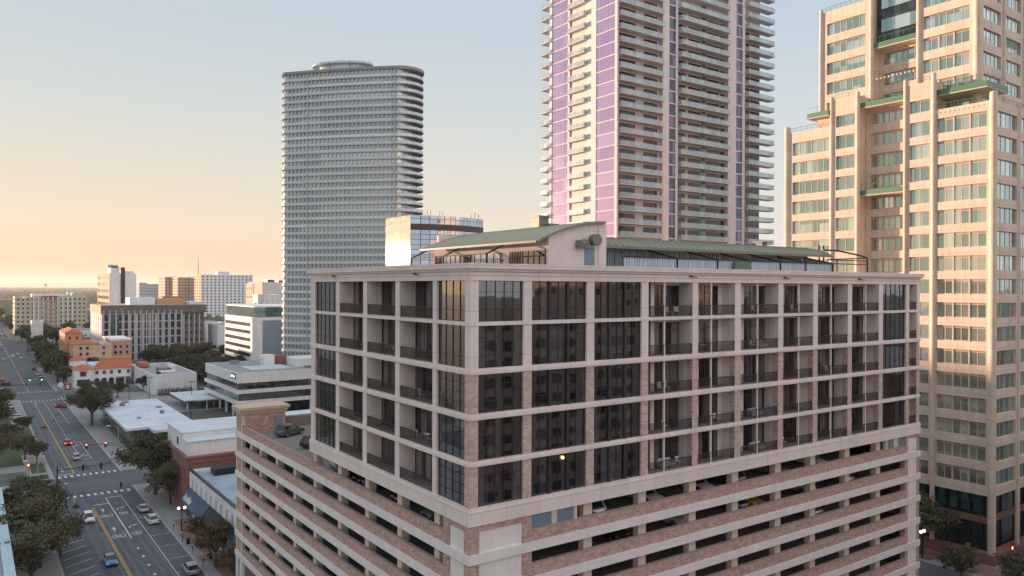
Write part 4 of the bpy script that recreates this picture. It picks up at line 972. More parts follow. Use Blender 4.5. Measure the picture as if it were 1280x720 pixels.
# back sides of the blocks across the street carry windows too, as they are what the apartments' glass mirrors
sb=[o for o in bpy.data.objects if o.name.startswith('south_block') and o.parent is None]
for o,(x0,x1,y1,h,n,f) in zip(sb,((58,122,-14,43,16,11),(128,170,-30,75,10,18),(150,230,26,30,22,8))):
    for i in range(n):
        b=MB(); w=(x1-x0)/n
        for k in range(f):
            z=3+k*(h-4)/f; b.box(x0+w*i+w*.2,y1+.02,z,x0+w*i+w*.75,y1+.1,z+1.9)
        part(o,'window_bay',b,FARGL)
#@@GROUND
# ================================================================== GROUND AND STREETS
b=MB(); n=24; 
def gpt(x,y): return (x,y,0.)
b.quad(gpt(-2900,-2900),gpt(13900,-2900),gpt(13900,13900),gpt(-2900,13900)); struct('ground',b,GROUND)
b=MB(); 
zr=.02
for (x0,y0,x1,y1) in ((17.2,-60,31.5,199),(17.2,215,31.5,372),(17.5,392,31.5,505),(16.5,517,32,3000)): b.box(x0,y0,-.2,x1,y1,zr)
b.box(12.8,100,-.2,17.2,188,zr)
struct('avenue_road',b,ASPH)
b=MB(); 
for (x0,y0,x1,y1) in ((-400,199,600,215),(-400,372,600,392),(-400,505,600,517),(31.5,28,600,44),(118,44,134,199)): b.box(x0,y0,-.2,x1,y1,zr)
struct('cross_road',b,ASPH2)
SW=.16
def slab(name,mt,rects,z=SW):
    b=MB()
    for r in rects: b.box(r[0],r[1],-.2,r[2],r[3],z)
    return struct(name,b,mt)
slab('pavement',SIDEW,[(31.8,44.3,36.5,198.7),(36.5,188,118-.3,198.7),(31.8,215.3,37.5,371.7),(37.5,215.3,118,236),(37.5,303,96,371.7),(31.8,392.3,39.5,504.7),(39.5,392.3,110,400),(5.2,60,12.5,186),(5.2,186,16.9,198.7),(-100,215.3,5,228),(12,215.3,16.9,371.7),(104.6,44.3,117.7,199),(134.3,46,141,199),(141,44.3,300,59),(5,228,12,236)])
slab('kerb',KERB,[(31.5,44,31.8,198.85),(31.5,215.15,31.8,371.85),(31.5,392.15,31.8,504.85),(16.9,215.1,17.2,371.85),(12.5,60,12.8,188),(12.5,188,17.2,188.3),(16.9,188.3,17.2,198.85),(117.7,44.2,118,199),(134,44.2,134.3,199),(36.8,198.7,117.7,199.),(134.3,44,300,44.3)],.17)
slab('red_paving',PAVER,[(33.6,120,36.45,164),(32.4,150,33.6,154),(32.4,136,33.6,140),(135.2,47,140.4,60),(135.2,66,140.4,72),(36.6,189,60,195),(33.6,190,36.6,195)],SW+.012)
slab('lawn',GRASS,[(5,236,12,371),(-60,236,5,500),(11,216.5,16.2,221),(13.,224,16.2,236),(70,330,96,368),(34,394,39,398),(39.7,432,66,452),(12,250,16.5,300)],.2)
slab('forecourt',SIDEW,[(38,216,66,235)],.19)
# paint
def paint(name,mt,fn):
    b=MB(); fn(b); return struct(name,b,mt)
ZP=zr+.006
def q(b,x0,y0,x1,y1): b.quad((x0,y0,ZP),(x1,y0,ZP),(x1,y1,ZP),(x0,y1,ZP))
def white(b):
    # long lines
    q(b,24.8,157,25.02,190); q(b,27.9,60,28.02,191); q(b,24.8,190,28.0,190.4); q(b,21.9,185,24.8,185.4)
    y=150
    while y>100: q(b,24.75,y,25.1,y+1.0); y-=5.0
    for y in (134,141.5,149,156.5,170,177): q(b,28.1,y,31.4,y+.12)
    y=118
    while y<170: 
        b.quad((13.4,y,ZP),(17.6,y+2.6,ZP),(17.6,y+2.78,ZP),(13.4,y+.18,ZP)); y+=4.1
    for yc,xa,xb in ((195,17.8,31),(216.6,18,31),(365,18,31),(396,18,31)):
        x=xa
        while x<xb: q(b,x,yc-1.0,x+.55,yc+1.0); x+=1.35
    y=190
    while y<214: q(b,11.5,y,13.6,y+.6) if y>200 else None; y+=1.4
    x=6
    while x<11.: q(b,x,199.3,x+.35,213); x+=5.2
    y=200.3
    while y<214: q(b,6.4,y,11,y+.5); y+=1.3
    q(b,18,219,21.6,219.4)
    # boxed bus bay north of the junction
    q(b,25,236,25.12,262); q(b,27.4,236,27.52,262); q(b,25,236,27.5,236.2); q(b,25,262,27.5,262.2); q(b,24.9,262,25.0,330)
    for yy in (240,256): b.quad((25.3,yy,ZP),(26.2,yy+3,ZP),(26.4,yy+3,ZP),(25.6,yy,ZP)); b.quad((27.2,yy,ZP),(26.2,yy+3,ZP),(26.0,yy+3,ZP),(26.9,yy,ZP))
    q(b,25.,330,25.12,360); q(b,21.9,359,28,359.4); q(b,28,300,28.12,358)
    for yy in (312,345): q(b,28.1,yy,31.4,yy+.2)
    # arrows straight on
    for (x,y) in ((23.1,178.5),(23.1,163.5)):
        q(b,x-.1,y,x+.1,y+1.6); b.poly([(x-.45,y+1.6,ZP),(x+.45,y+1.6,ZP),(x,y+2.9,ZP)])
    for (x,y) in ((26.1,178.5),(26.1,163.8)):
        b.quad((x-.55,y,ZP),(x-.35,y,ZP),(x-.2,y+1.4,ZP),(x-.45,y+1.5,ZP)); b.quad((x-.45,y+1.5,ZP),(x-.2,y+1.35,ZP),(x+.5,y+1.7,ZP),(x+.5,y+1.95,ZP)); b.poly([(x+.45,y+1.35,ZP),(x+1.2,y+1.9,ZP),(x+.45,y+2.3,ZP)])
    b.quad((19.4,224,ZP),(19.6,224,ZP),(19.6,227,ZP),(19.4,227,ZP)); b.poly([(19.1,224.2,ZP),(19.5,222.6,ZP),(19.9,224.2,ZP)])
    for (x,y,s) in ((21.95,174.2,'ONLY'),(22.0,158.8,'ONLY'),(25.5,174.6,'ON'),(25.45,158.9,"ON'")):
        text_mb(b,s,(x,y,ZP),3.0,(1,0,0),(0,1,0),sx=.31 if len(s)>3 else .34)
paint('road_markings_white',LINEW,white)
def yellow(b):
    for dx in (0,.3): q(b,21.35+dx,60,21.5+dx,183.5); q(b,21.5+dx,219.5,21.65+dx,362); q(b,21.6+dx,398,21.75+dx,500)
    q(b,22.,520,22.3,1400)
    b.box(134.4,44.02,.17,142,44.3,.18)
paint('road_markings_yellow',LINEY,yellow)
rn_=random.Random(31); b=MB()
for i in range(26):
    x=rn_.uniform(18,30); y=rn_.uniform(110,360); w_=rn_.uniform(.6,2.2); l_=rn_.uniform(1.2,7); zz_=zr+.003
    if 199<y<214: w_*=1.6
    b.quad((x,y,zz_),(x+w_,y,zz_),(x+w_,y+l_,zz_),(x,y+l_,zz_))
for i in range(14):
    x=rn_.uniform(19,29); y=rn_.uniform(115,355); b.poly([(x+.35*math.cos(a),y+.35*math.sin(a),zr+.0045) for a in [2*math.pi*k_/12 for k_ in range(12)]])
struct('road_patches',b,plain('road_patch',(.072,.075,.085),.9,var=.2))
b=MB()
for (xa,xb_) in ((18.6,19.2),(20.4,20.9),(22.6,23.0),(23.9,24.3),(26.,26.4),(27.2,27.6)):
    b.quad((xa,60,zr+.0015),(xb_,60,zr+.0015),(xb_,198,zr+.0015),(xa,198,zr+.0015)); b.quad((xa,216,zr+.0015),(xb_,216,zr+.0015),(xb_,370,zr+.0015),(xa,370,zr+.0015))
struct('tyre_tracks',b,plain('worn_asphalt',(.115,.12,.135),.8,var=.25,scale=.15,fine=.12))
#@@TREES
# ================================================================== TREES
def make_tree(name,label,seed,H,rad,mt,th_=.28,leafn=46,clumps=170,ls=.42,base=.34,cat='tree',squash=.62):
    rn=random.Random(seed); t=thing(name,label,cat)
    tb=MB(); h0=H*base; tb.tube((0,0,-.1),(.1,.05,h0),rad*.055+.06,rad*.04+.04,n=8)
    tips=[]
    for i in range(8):
        a=2*math.pi*i/8+rn.uniform(-.3,.3); r=rad*rn.uniform(.35,.8); p=(r*math.cos(a),r*math.sin(a),H*rn.uniform(base+.15,.85)); m=(p[0]*.4,p[1]*.4,h0+(p[2]-h0)*.55)
        tb.tube((.1,.05,h0*.9),m,rad*.03+.03,rad*.018+.02,n=6); tb.tube(m,p,rad*.018+.02,.02,n=5); tips.append(p)
    part(t,'trunk',tb,BARK)
    cb=MB(); cz=H*(base+1)/2+.0; hz=H*(1-base)/2
    lobes=[(0,0,0,.62)]+[(math.cos(a)*rn.uniform(.35,.62),math.sin(a)*rn.uniform(.35,.62),rn.uniform(-.35,.5),rn.uniform(.28,.48)) for a in [2*math.pi*k/9+rn.uniform(-.3,.3) for k in range(9)]]+[(rn.uniform(-.3,.3),rn.uniform(-.3,.3),rn.uniform(.45,.7),rn.uniform(.25,.38)) for k in range(3)]
    for k in range(clumps):
        lb=rn.choice(lobes)
        u=rn.uniform(-1,1); a=rn.uniform(0,2*math.pi); s=math.sqrt(1-u*u); rr_=rn.uniform(.55,1.02) if rn.random()<.82 else rn.uniform(1.02,1.3)
        c=Vector((rad*(lb[0]+lb[3]*s*math.cos(a)*rr_),rad*(lb[1]+lb[3]*s*math.sin(a)*rr_),cz+hz*(lb[2]+lb[3]*u*rr_*1.15)))
        if c.z<H*base*.8: c.z=H*base*.8+rn.uniform(0,.4)
        cr=rad*rn.uniform(.06,.20)
        for j in range(leafn):
            d=Vector((rn.gauss(0,1),rn.gauss(0,1),rn.gauss(0,.7))); d=d*(cr*.62)
            p=c+d; nrm=Vector((rn.gauss(0,1),rn.gauss(0,1),rn.gauss(.5,1))).normalized(); e=nrm.orthogonal().normalized(); e2=nrm.cross(e); l=ls*rn.uniform(.6,1.3)
            cb.quad(tuple(p-e*l*.5),tuple(p+e2*l*.32),tuple(p+e*l*.5),tuple(p-e2*l*.32))
    part(t,'crown',cb,mt); return t
TL='dark green street tree'
oakA=make_tree('oak_tree','x',1,12,7.0,LEAF1,ls=.5,clumps=230,leafn=60); oakB=make_tree('oak_tree','x',2,10,5.4,LEAF1,clumps=200,leafn=52); oakC=make_tree('oak_tree','x',3,9,4.6,LEAF3,clumps=170)
autA=make_tree('autumn_tree','x',4,8.,4.4,LEAF2,clumps=110,leafn=38,ls=.36); roundA=make_tree('small_tree','x',5,6,3.0,LEAF1,clumps=90,leafn=44,ls=.34)
farT=[make_tree('tree','x',10+i,11,6.,[LEAF1,LEAF3,LEAF1][i],clumps=110,leafn=30,ls=.85) for i in range(3)]
def put(src,x,y,sc,label,group=None,rz=None):
    return copy_tree(src,(x,y,SW if sc<2 else 0),rz if rz is not None else random.uniform(0,6.28),label=label,sc=sc,group=group)
# near left clump
for (x,y,s,l) in ((9.6,184.5,.86,'broad dark tree by the left kerb, nearest the crossing, its top at the pedestrian stripes'),(6.6,174,.9,'dark tree behind the tall lamp post on the left pavement'),(10.6,162,1.0,'dark tree crowding the parking bays at left, half way down the row'),(9.8,149,1.12,'big dark tree nearest the bottom left of the picture'),(8.,137,1.0,'dark tree cut by the bottom left of the picture'),(13.2,153.5,.72,'dark tree overhanging the angled bays beside the blue car')):
    put(oakB if s>.9 else oakC,x,y,s,l,'trees on the left pavement')
put(oakA,34.4,187,1.1,'large spreading tree on the right pavement at the crossing','avenue trees')
put(oakB,35.4,176,.9,'leafy tree against the dark brick block','avenue trees')
put(oakA,33.8,290,1.08,'large tree standing left of the white flat roof','avenue trees'); put(oakB,36.,310,.9,'rounded tree directly behind the large tree by the white flat roof','avenue trees')
for (x,y,s,l) in ((33.8,133,.95,'reddish thin leaved tree by the dark awning at the bottom'),(34.0,122.5,.85,'reddish tree at the bottom edge against the garage corner'),(34.0,146,.62,'small bare brown tree near the blue awning')): put(autA,x,y,s,l,'autumn trees by the awnings')
for (x,y,s,l) in ((12.5,243,.75,'dense dark tree in the planted island on the left'),(14.8,236,.62,'reddish dark tree at the island kerb'),(9,262,.8,'tree behind the planted island'),(14.2,285,.62,'dark round tree by the left parking bays'),(7.5,296,.9,'tall tree at the left edge above the junction'),(5.5,235,.85,'tree beside the left crossing lamp'),(9,330,.9,'tree at the far left kerb below the junction'),(11,352,.8,'dark tree left of the far crossing'),(4,318,1.,'big tree at the left picture edge')):
    put(oakC if s<.85 else oakB,x,y,s,l,'trees up the left side')
for (x,y,l) in ((40.5,368.5,'small round tree before the mission building'),(46.5,362.,'second small round tree before the mission building, nearer the white hall'),(63.4,372,'conifer shaped tree at the corner of the white hall'),(51,356,'bushy tree at the corner of the white flat roof')): put(roundA,x,y,1.15,l,'small trees in front of the mission building')
k=0
for (x,y,s) in ((35,425,1.2),(36,440,1.25),(37,455,1.2),(42,440,1.),(35.5,470,1.2),(45,446,.9),(36,490,1.1),(52,446,.9),(36.5,412,.85),(38,530,1.1),(37,560,1.1),(38,600,1.2)):
    put(farT[k%3],x,y,s,'leafy tree in the dark row between the avenue and the ochre building','trees beyond the mission building'); k+=1
for i in range(74):
    y=random.uniform(385,520); 
    x=random.uniform(88,112) if y<435 else random.uniform(84,175)
    put(farT[i%3],x,y,random.uniform(.75,1.15),'dark tree in the grove behind the white hall and the banded office','grove trees behind the white hall')
for i in range(16):
    put(farT[i%3],random.uniform(84,112),random.uniform(335,380),random.uniform(.6,.85),'bushy tree in the car park behind the pale canopy','car park trees')
for i in range(26):
    x=random.uniform(115,200); y=random.uniform(560,820); put(farT[i%3],x,y,random.uniform(.9,1.3),'tree among the low blocks below the broad white tower','trees below the broad white tower')
for i in range(44):
    y=random.uniform(520,1500); x=random.uniform(-8,14) if i%2 else random.uniform(34,42); put(farT[i%3],x,y,random.uniform(.8,1.2),'tree lining the far avenue','trees lining the far avenue')
for i in range(26):
    y=random.uniform(620,840); x=random.uniform(40,100); put(farT[i%3],x,y,random.uniform(.8,1.2),'tree in front of the long apartment block','trees before the long apartment block')
for (x,y,s,l) in ((137.2,68.5,1.02,'dark tree in front of the office tower lobby'),(128.4,58.,.62,'bushy tree top cut by the bottom edge beside the garage'),(133.2,52.,.62,'low tree at the bottom edge right of the garage'),(152,50.5,1.,'tree at the right picture edge')): put(oakB if s>1 else oakC,x,y,s,l,'trees by the office tower')
for (x,y) in ((41,242),(46,235),(52,234),(60,234.3),(68,236),(72,240)): put(roundA,x,y,.7,'small shrub like tree at the white entrance frames','trees at the hall entrance')
for o in (oakA,oakB,oakC,autA,roundA,*farT): delete_tree(o)
# palm
def palm(x,y,h,label):
    t=thing('palm_tree',label,'palm',(x,y,0),'palms'); b=MB(); b.tube((x,y,0),(x+.3,y,h),.28,.2,n=7); part(t,'trunk',b,BARK); b=MB(); rn=random.Random(int(y))
    for i in range(26):
        a=rn.uniform(0,6.28); el=rn.uniform(-.5,1.2); L_=rn.uniform(2,3); p=Vector((x+.3,y,h)); d=Vector((math.cos(a)*math.cos(el),math.sin(a)*math.cos(el),math.sin(el)))
        for k in range(5):
            q_=p+d*(L_/5); sd=Vector((-d.y,d.x,0)).normalized()*.45; b.quad(tuple(p-sd),tuple(q_-sd*.8),tuple(q_+sd*.8),tuple(p+sd)); p=q_; d=(d+Vector((0,0,-.28))).normalized()
    part(t,'crown',b,PALML)
palm(33,620,15,'tall palm in front of the long apartment block'); palm(35,640,13,'second palm just behind the tall palm')
palm(37.5,226,4.5,'short palm by the hall entrance'); palm(134.8,60.5,2.6,'low spiky plant by the office tower kerb')
# hedges
def hedge(x0,y0,x1,y1,h,label):
    rn=random.Random(int(x0*7+y0)); b=MB()
    n=int((x1-x0)*(y1-y0)*h*9)+60
    for i in range(min(n,3500)):
        p=Vector((rn.uniform(x0,x1),rn.uniform(y0,y1),rn.uniform(.1,h)*(.7+.3*rn.random()))); nr=Vector((rn.gauss(0,1),rn.gauss(0,1),rn.gauss(.5,1))).normalized(); e=nr.orthogonal().normalized(); f=nr.cross(e); l=rn.uniform(.25,.5)
        b.quad(tuple(p-e*l*.5),tuple(p+f*l*.4),tuple(p+e*l*.5),tuple(p-f*l*.4))
    t=thing('hedge',label,'hedge',((x0+x1)/2,(y0+y1)/2,0)); part(t,'foliage',b,LEAF1)
hedge(66,352,80,356,3.2,'long dark hedge along the wall of the white hall'); hedge(11.5,217,16,220.5,.6,'ground hedge in the corner island on the left'); hedge(136.6,48,139.8,56,1.1,'clipped hedge in the planter by the office tower corner'); hedge(136.6,62.5,139.6,66,.9,'clipped hedge in front of the office tower lobby')
#@@CARS
# ================================================================== CARS (nose along +Y)
def car_paint(name,col,metal=.2):
    m=plain(name,col,.28,metal,var=.03); m.node_tree.nodes['Principled BSDF'].inputs['Coat Weight'].default_value=.6; return m
CP={'white':car_paint('car_paint_white',(.70,.70,.70),0),'silver':car_paint('car_paint_silver',(.42,.43,.45),.5),'black':car_paint('car_paint_black',(.015,.015,.018)),'grey':car_paint('car_paint_grey',(.09,.10,.12),.4),'blue':car_paint('car_paint_blue',(.03,.14,.35),.3),'red':car_paint('car_paint_red',(.30,.02,.02),.1),'yellow':car_paint('car_paint_yellow',(.75,.42,.02),0)}
def profile_body(mb,prof,w,m=0):
    """side outline (y,z) swept across the car with rolled edges"""
    lay=[(-w,.93,.0),(-w*.93,1.,.0),(w*.93,1.,.0),(w,.93,.0)]
    cy=sum(p[0] for p in prof)/len(prof); cz=.62; base=len(mb.v); k=len(prof)
    for x,s,_ in lay:
        for (y,z) in prof: mb.v.append((x,cy+(y-cy)*(s*.5+.5),cz+(z-cz)*s))
    for l in range(3):
        for i in range(k):
            j=(i+1)%k; mb.f.append((base+l*k+i,base+l*k+j,base+(l+1)*k+j,base+(l+1)*k+i)); mb.m.append(m)
    mb.f.append(tuple(base+i for i in reversed(range(k)))); mb.m.append(m); mb.f.append(tuple(base+3*k+i for i in range(k))); mb.m.append(m)
def wheelarch(c,r,n=6): return [(c+r*math.cos(a),.34+r*math.sin(a)) for a in [math.pi*k/n for k in range(n,-1,-1)]] 
def make_car(kind,lit=False):
    t=thing('parked_car','x','car')
    Lh=2.3; w=.92; zh=1.0 if kind=='suv' else .9; top=1.68 if kind=='suv' else 1.43
    r=.40
    arch_r=[(-1.42-r,.3)]+[(-1.42+r*math.cos(a),.34+r*math.sin(a)) for a in [math.pi-math.pi*k/6 for k in range(7)]]+[(-1.42+r,.3)]
    arch_f=[(1.40-r,.3)]+[(1.40+r*math.cos(a),.34+r*math.sin(a)) for a in [math.pi-math.pi*k/6 for k in range(7)]]+[(1.40+r,.3)]
    prof=[(-Lh,.35)]+arch_r+arch_f+[(Lh-.02,.32),(Lh,.55),(Lh-.12,zh-.22),(Lh-.45,zh-.10),(1.05,zh+.02),(-1.6 if kind=='sedan' else -2.0,zh+.05),(-Lh+.12,zh-.02),(-Lh,zh-.25)]
    b=MB(); profile_body(b,prof,w)
    # roof, pillars
    if kind=='suv': bot=((-2.1,1.15));ft=(-1.75,.30)
    else: bot=((-1.75,1.15));ft=(-1.15,.15)
    y0,y1=bot; ry0,ry1=ft; wb=w*.90; wt=w*.72
    b.box(-wt,ry0,top-.05,wt,ry1,top)
    for sx in (-1,1):
        for (ya,yb) in ((y0,ry0),(y1,ry1),((y0+y1)/2-.1,(ry0+ry1)/2-.0)):
            b.tube((sx*wb,ya,zh+.02),(sx*wt,yb,top-.03),.04,n=5)
        b.box(sx*(w-.02),.75,zh-.02,sx*(w+.16),.9,zh+.12)
    part(t,'body',b,CP['white'],local=True)
    g=MB(); v=[(-wb,y0,zh),(wb,y0,zh),(wb,y1,zh),(-wb,y1,zh)]; u=[(-wt+.01,ry0,top-.04),(wt-.01,ry0,top-.04),(wt-.01,ry1,top-.04),(-wt+.01,ry1,top-.04)]
    names=(('rear_window',0),('side_window',1),('windscreen',2),('side_window',3))
    for nm,i in names:
        j=(i+1)%4; g=MB(); a,c,d,e=map(Vector,(v[i],v[j],u[j],u[i])); nn=(c-a).cross(e-a).normalized()*.03
        g.quad(*[tuple(p) for p in (a,c,d,e)]); g.quad(*[tuple(p-nn) for p in (e,d,c,a)]); part(t,nm,g,CARGL,local=True)
    for sx in (-1,1):
        for y in (-1.42,1.40):
            g=MB(); g.tube((sx*(w-.22),y,.34),(sx*(w-.0),y,.34),.34,n=16); wh=part(t,'wheel',g,TYRE,local=True)
            g=MB(); g.tube((sx*(w-.0),y,.34),(sx*(w+.012),y,.34),.21,n=12); part(wh,'rim',g,RIM,local=True)
        g=MB(); g.box(sx*.5,Lh-.18,zh-.34,sx*.86,Lh-.02,zh-.20); part(t,'headlight',g,HEADON if lit else HEADL,local=True)
        g=MB(); g.box(sx*.58,-Lh-.01,zh-.28,sx*.86,-Lh+.12,zh-.12); part(t,'tail_light',g,TAILON if lit else TAILL,local=True)
    g=MB(); g.box(-.55,Lh-.06,.42,.55,Lh+.01,.58); part(t,'grille',g,FRAME,local=True)
    return t
PROTO={(k,l):make_car(k,l) for k in ('suv','sedan') for l in (False,True)}
BM={}
def car(kind,col,x,y,rz,label,group=None,z=zr,name='parked_car',lit=False,cat='car'):
    c=copy_tree(PROTO[(kind,lit)],(x,y,z),R(rz),label=label,group=group); c.name=name; c['category']=cat
    for ch in c.children:
        if ch.name.startswith('body'):
            k=(kind,col)
            if k not in BM: m=ch.data.copy(); m.materials[0]=CP[col]; BM[k]=m
            ch.data=BM[k]
    return c
car('suv','white',19.7,173.5,180,'white suv driving towards the viewer by the yellow lines','cars driving on the avenue',name='driving_car')
car('sedan','blue',19.7,145.,180,'bright blue car driving towards the viewer','cars driving on the avenue',name='driving_car')
car('suv','red',24.0,260,0,'dark red car waiting behind the silver one under the signals','cars driving on the avenue',name='driving_car',lit=True)
car('suv','silver',23.9,237,0,'silver car with dark windows waiting nearest the junction','cars driving on the avenue',name='driving_car')
car('suv','red',29.,340,40,'dark red car turning at the far crossing','cars driving on the avenue',name='driving_car')
car('suv','white',29.8,165.5,2,'pale car parked at the right kerb beside the tree','cars parked at the right kerb')
car('sedan','silver',29.8,175,0,'silver car parked under the large tree','cars parked at the right kerb')
car('suv','silver',29.8,133,0,'silver car parked at the bottom of the picture at the right kerb','cars parked at the right kerb')
for i,(x,y,rz,c,l) in enumerate(((11.8,350,70,'white','white car parked nose out at far left above the trees'),(13.,334,70,'silver','silver car parked left of the avenue behind the planted island'),(13.4,320,70,'white','white car half hidden by the left trees'),(12.9,296,68,'silver','pale car half hidden by the dark round tree'),(2,400,90,'white','white van like car waiting in the far side street'),(6,396,90,'white','white car queued at the far left signals'),(11.5,404,80,'white','white car turning at the far left junction'))):
    car('sedan' if i%2 else 'suv',c,x,y,rz,l,'cars on the left side of the avenue')
for i,(x,y,rz,c,l) in enumerate(((14,430,60,'black','black car at the left kerb beyond the far crossing'),(13,447,60,'red','dark red car at the left kerb beyond the far crossing'),(29.8,470,0,'white','white car parked by the dark tree row'),(29.8,500,0,'black','black car parked by the dark tree row'),(29.8,455,0,'silver','silver car parked by the dark tree row'),(48.5,393.5,90,'white','white car parked in front of the mission building'),(58.5,392.8,90,'black','black car parked in front of the arches'),(44,388,90,'silver','silver car waiting in front of the mission building'))):
    car('sedan' if i%2 else 'suv',c,x,y,rz,l,'cars beyond the far crossing')
rnd=random.Random(11)
for i in range(34):
    x=rnd.choice((18.3,20.2,24,27.5)); y=rnd.uniform(530,1300); c=rnd.choice(('white','silver','white','black','grey','red'))
    car('sedan' if i%2 else 'suv',c,x,y,180 if x<21 else 0,'%s car in the distant traffic of the avenue'%c,'%s cars in the distant traffic'%c)
for i in range(12):
    car('suv',rnd.choice(('white','silver')),rnd.uniform(3,14),rnd.uniform(545,700),rnd.choice((0,90)),'pale car in the distant car park left of the avenue','cars in the distant car park')
# garage cars
GZ=[z+.7 for z in GB]
car('suv','grey',38.6,110.8,-62,'dark grey suv parked on the open garage roof','cars parked on the garage roof',z=GZ[0])
car('suv','black',38.9,101.2,-62,'black car parked nearest the tower on the garage roof','cars parked on the garage roof',z=GZ[0])
gc=[('suv','silver',48.6,56.4,0,0,'pale car'),('suv','yellow',44.6,56.6,0,0,'yellow car'),('sedan','white',56.6,56.6,180,0,'white car'),('sedan','white',64.3,56.6,180,0,'white car'),('suv','grey',69.6,56.6,0,0,'dark car'),('sedan','silver',77.2,56.6,180,0,'silver car'),('sedan','white',85.,56.6,180,0,'white car'),('suv','white',60.7,56.8,180,1,'white car'),('sedan','grey',70.4,56.8,0,1,'grey car'),('sedan','yellow',72.9,56.8,180,1,'yellow car'),('suv','white',83.,56.8,180,1,'white car'),('sedan','silver',91.5,56.8,0,1,'silver car'),('suv','silver',84.5,56.8,180,2,'silver car'),('sedan','black',97,56.8,0,0,'black car'),('sedan','black',52.,56.8,0,1,'black car')]
lev=('top garage level','second garage level','third garage level')
cnt={}
for i,(k,c,x,y,rz,l,nm) in enumerate(gc):
    car(k,c,x,y,rz,'%s, %s, long face, %s'%(nm,lev[l],('%s from the brick corner'%['first','second','third','fourth','fifth','sixth','seventh','eighth','ninth'][sum(1 for g in gc if g[5]==l and g[2]<x)])),'cars inside the garage behind the long face',z=GZ[l])
gl_=[('suv','black',37.2,60.5,90,0,'black car'),('sedan','silver',37.2,63.2,90,0,'silver car'),('suv','black',37.2,69.5,90,0,'black car'),('suv','grey',37.2,76.5,90,0,'dark grey car'),('sedan','black',37.2,78.9,90,0,'black car'),('sedan','red',37.2,83.6,90,0,'dark red car'),('suv','silver',37.2,85.6,-90,0,'pale car'),('sedan','grey',37.2,92,90,1,'grey car'),('sedan','red',37.2,76,90,4,'dark red car'),('suv','silver',37.2,67,90,4,'silver car')]
lev2={0:'top garage level',1:'second garage level',4:'a lower garage level'}
for i,(k,c,x,y,rz,l,nm) in enumerate(gl_):
    car(k,c,x,y,rz,'%s, %s, left face, %s from the corner'%(nm,lev2[l],['first','second','third','fourth','fifth','sixth','seventh','eighth'][sum(1 for g in gl_ if g[5]==l and g[3]<y)]),'cars inside the garage behind the left face',z=GZ[l])
for p in PROTO.values(): delete_tree(p)

# ================================================================== SIGNALS, LAMPS, SIGNS
def signal_mast(label,x,y,dx,length,heads,arm_z=6.2,dy=0,sign=None,facing=-1,lit=REDLIT,white=False,pole=7.0):
    t=thing('signal_mast',label,'traffic signal',(x,y,0),'traffic signal masts')
    b=MB(); b.tube((x,y,0),(x,y,pole),.16,.13,n=8); b.box(x-.25,y-.25,0,x+.25,y+.25,.25); part(t,'pole',b,STEEL)
    b=MB(); b.tube((x,y,arm_z),(x+dx*length,y+dy*length,arm_z+.25),.11,.07,n=8); part(t,'arm',b,STEEL)
    for h in heads:
        hx=x+dx*h;hy=y+dy*h+facing*.2
        b=MB(); b.box(hx-.26,hy-.14,arm_z-.75,hx+.26,hy+.14,arm_z+.65); 
        hd=part(t,'signal_head',b,FRAME)
        for i in range(3):
            g=MB(); z=arm_z+.38-i*.43; g.tube((hx,hy+facing*.14,z),(hx,hy+facing*.17,z),.15,n=10)
            on=(i==0 and lit is REDLIT) or (i==2 and lit is GREENLIT)
            part(hd,'lens',g,lit if on else TAILL if i==0 else STEEL)
            g=MB(); g.tube((hx,hy+facing*.14,z+.02),(hx,hy+facing*.36,z+.02),.19,.19,n=8) if False else g.box(hx-.19,hy+facing*.14,z+.15,hx+.19,hy+facing*.38,z+.19); part(hd,'visor',g,STEEL)
    if sign is not None:
        sx_,w=sign; b=MB(); b.box(x+dx*sx_-w/2,y-.3,arm_z-.42,x+dx*sx_+w/2,y-.24,arm_z+.22,0)
        s=part(t,'street_name_sign',b,SIGNGREEN)
        b=MB(); rn=random.Random(9)
        for i in range(9):
            xx=x+dx*sx_-w/2+.25+i*(w-.5)/9; b.box(xx,y-.33,arm_z-.22+(i%2)*.04,xx+.09,y-.302,arm_z+.06); 
            if i%3!=1: b.box(xx+.09,y-.33,arm_z-.22,xx+.19,y-.302,arm_z-.14)
        part(s,'sign_letters',b,WHITE)
    return t
signal_mast('dark signal mast at the left kerb, its two heads seen from behind',16.2,196.5,1,10.5,(5.0,8.6),facing=1,lit=None,arm_z=6.0)
signal_mast('right corner signal mast with two lit red heads and a green street sign',35.2,219.,-1,12.8,(6.6,10.9),sign=(4.6,3.0),arm_z=6.6)
signal_mast('far signal mast with green lights hanging over the avenue beyond the second crossing',33.,394.5,-1,14,(6.5,11.0),arm_z=6.0,lit=GREENLIT,sign=(8.8,2.2))
signal_mast('far signal mast reaching in from the left kerb, its heads turned away',10.5,372.5,1,15,(9.,14.),arm_z=6.0,facing=1,lit=None)
def pedsig(x,y,label):
    t=thing('pedestrian_signal',label,'traffic signal',(x,y,0),'pedestrian signals'); b=MB(); b.tube((x,y,0),(x,y,3.2),.06,n=6); part(t,'pole',b,STEEL); b=MB(); b.box(x-.2,y-.2,2.5,x+.2,y,3.1); h=part(t,'signal_head',b,FRAME); b=MB(); b.box(x-.14,y-.23,2.58,x+.14,y-.2,3.0); part(h,'lens',b,REDLIT)
pedsig(12.2,222.5,'small red pedestrian signal on a post at the left island'); pedsig(145.4,57.6,'small red pedestrian signal on a post before the office tower corner')
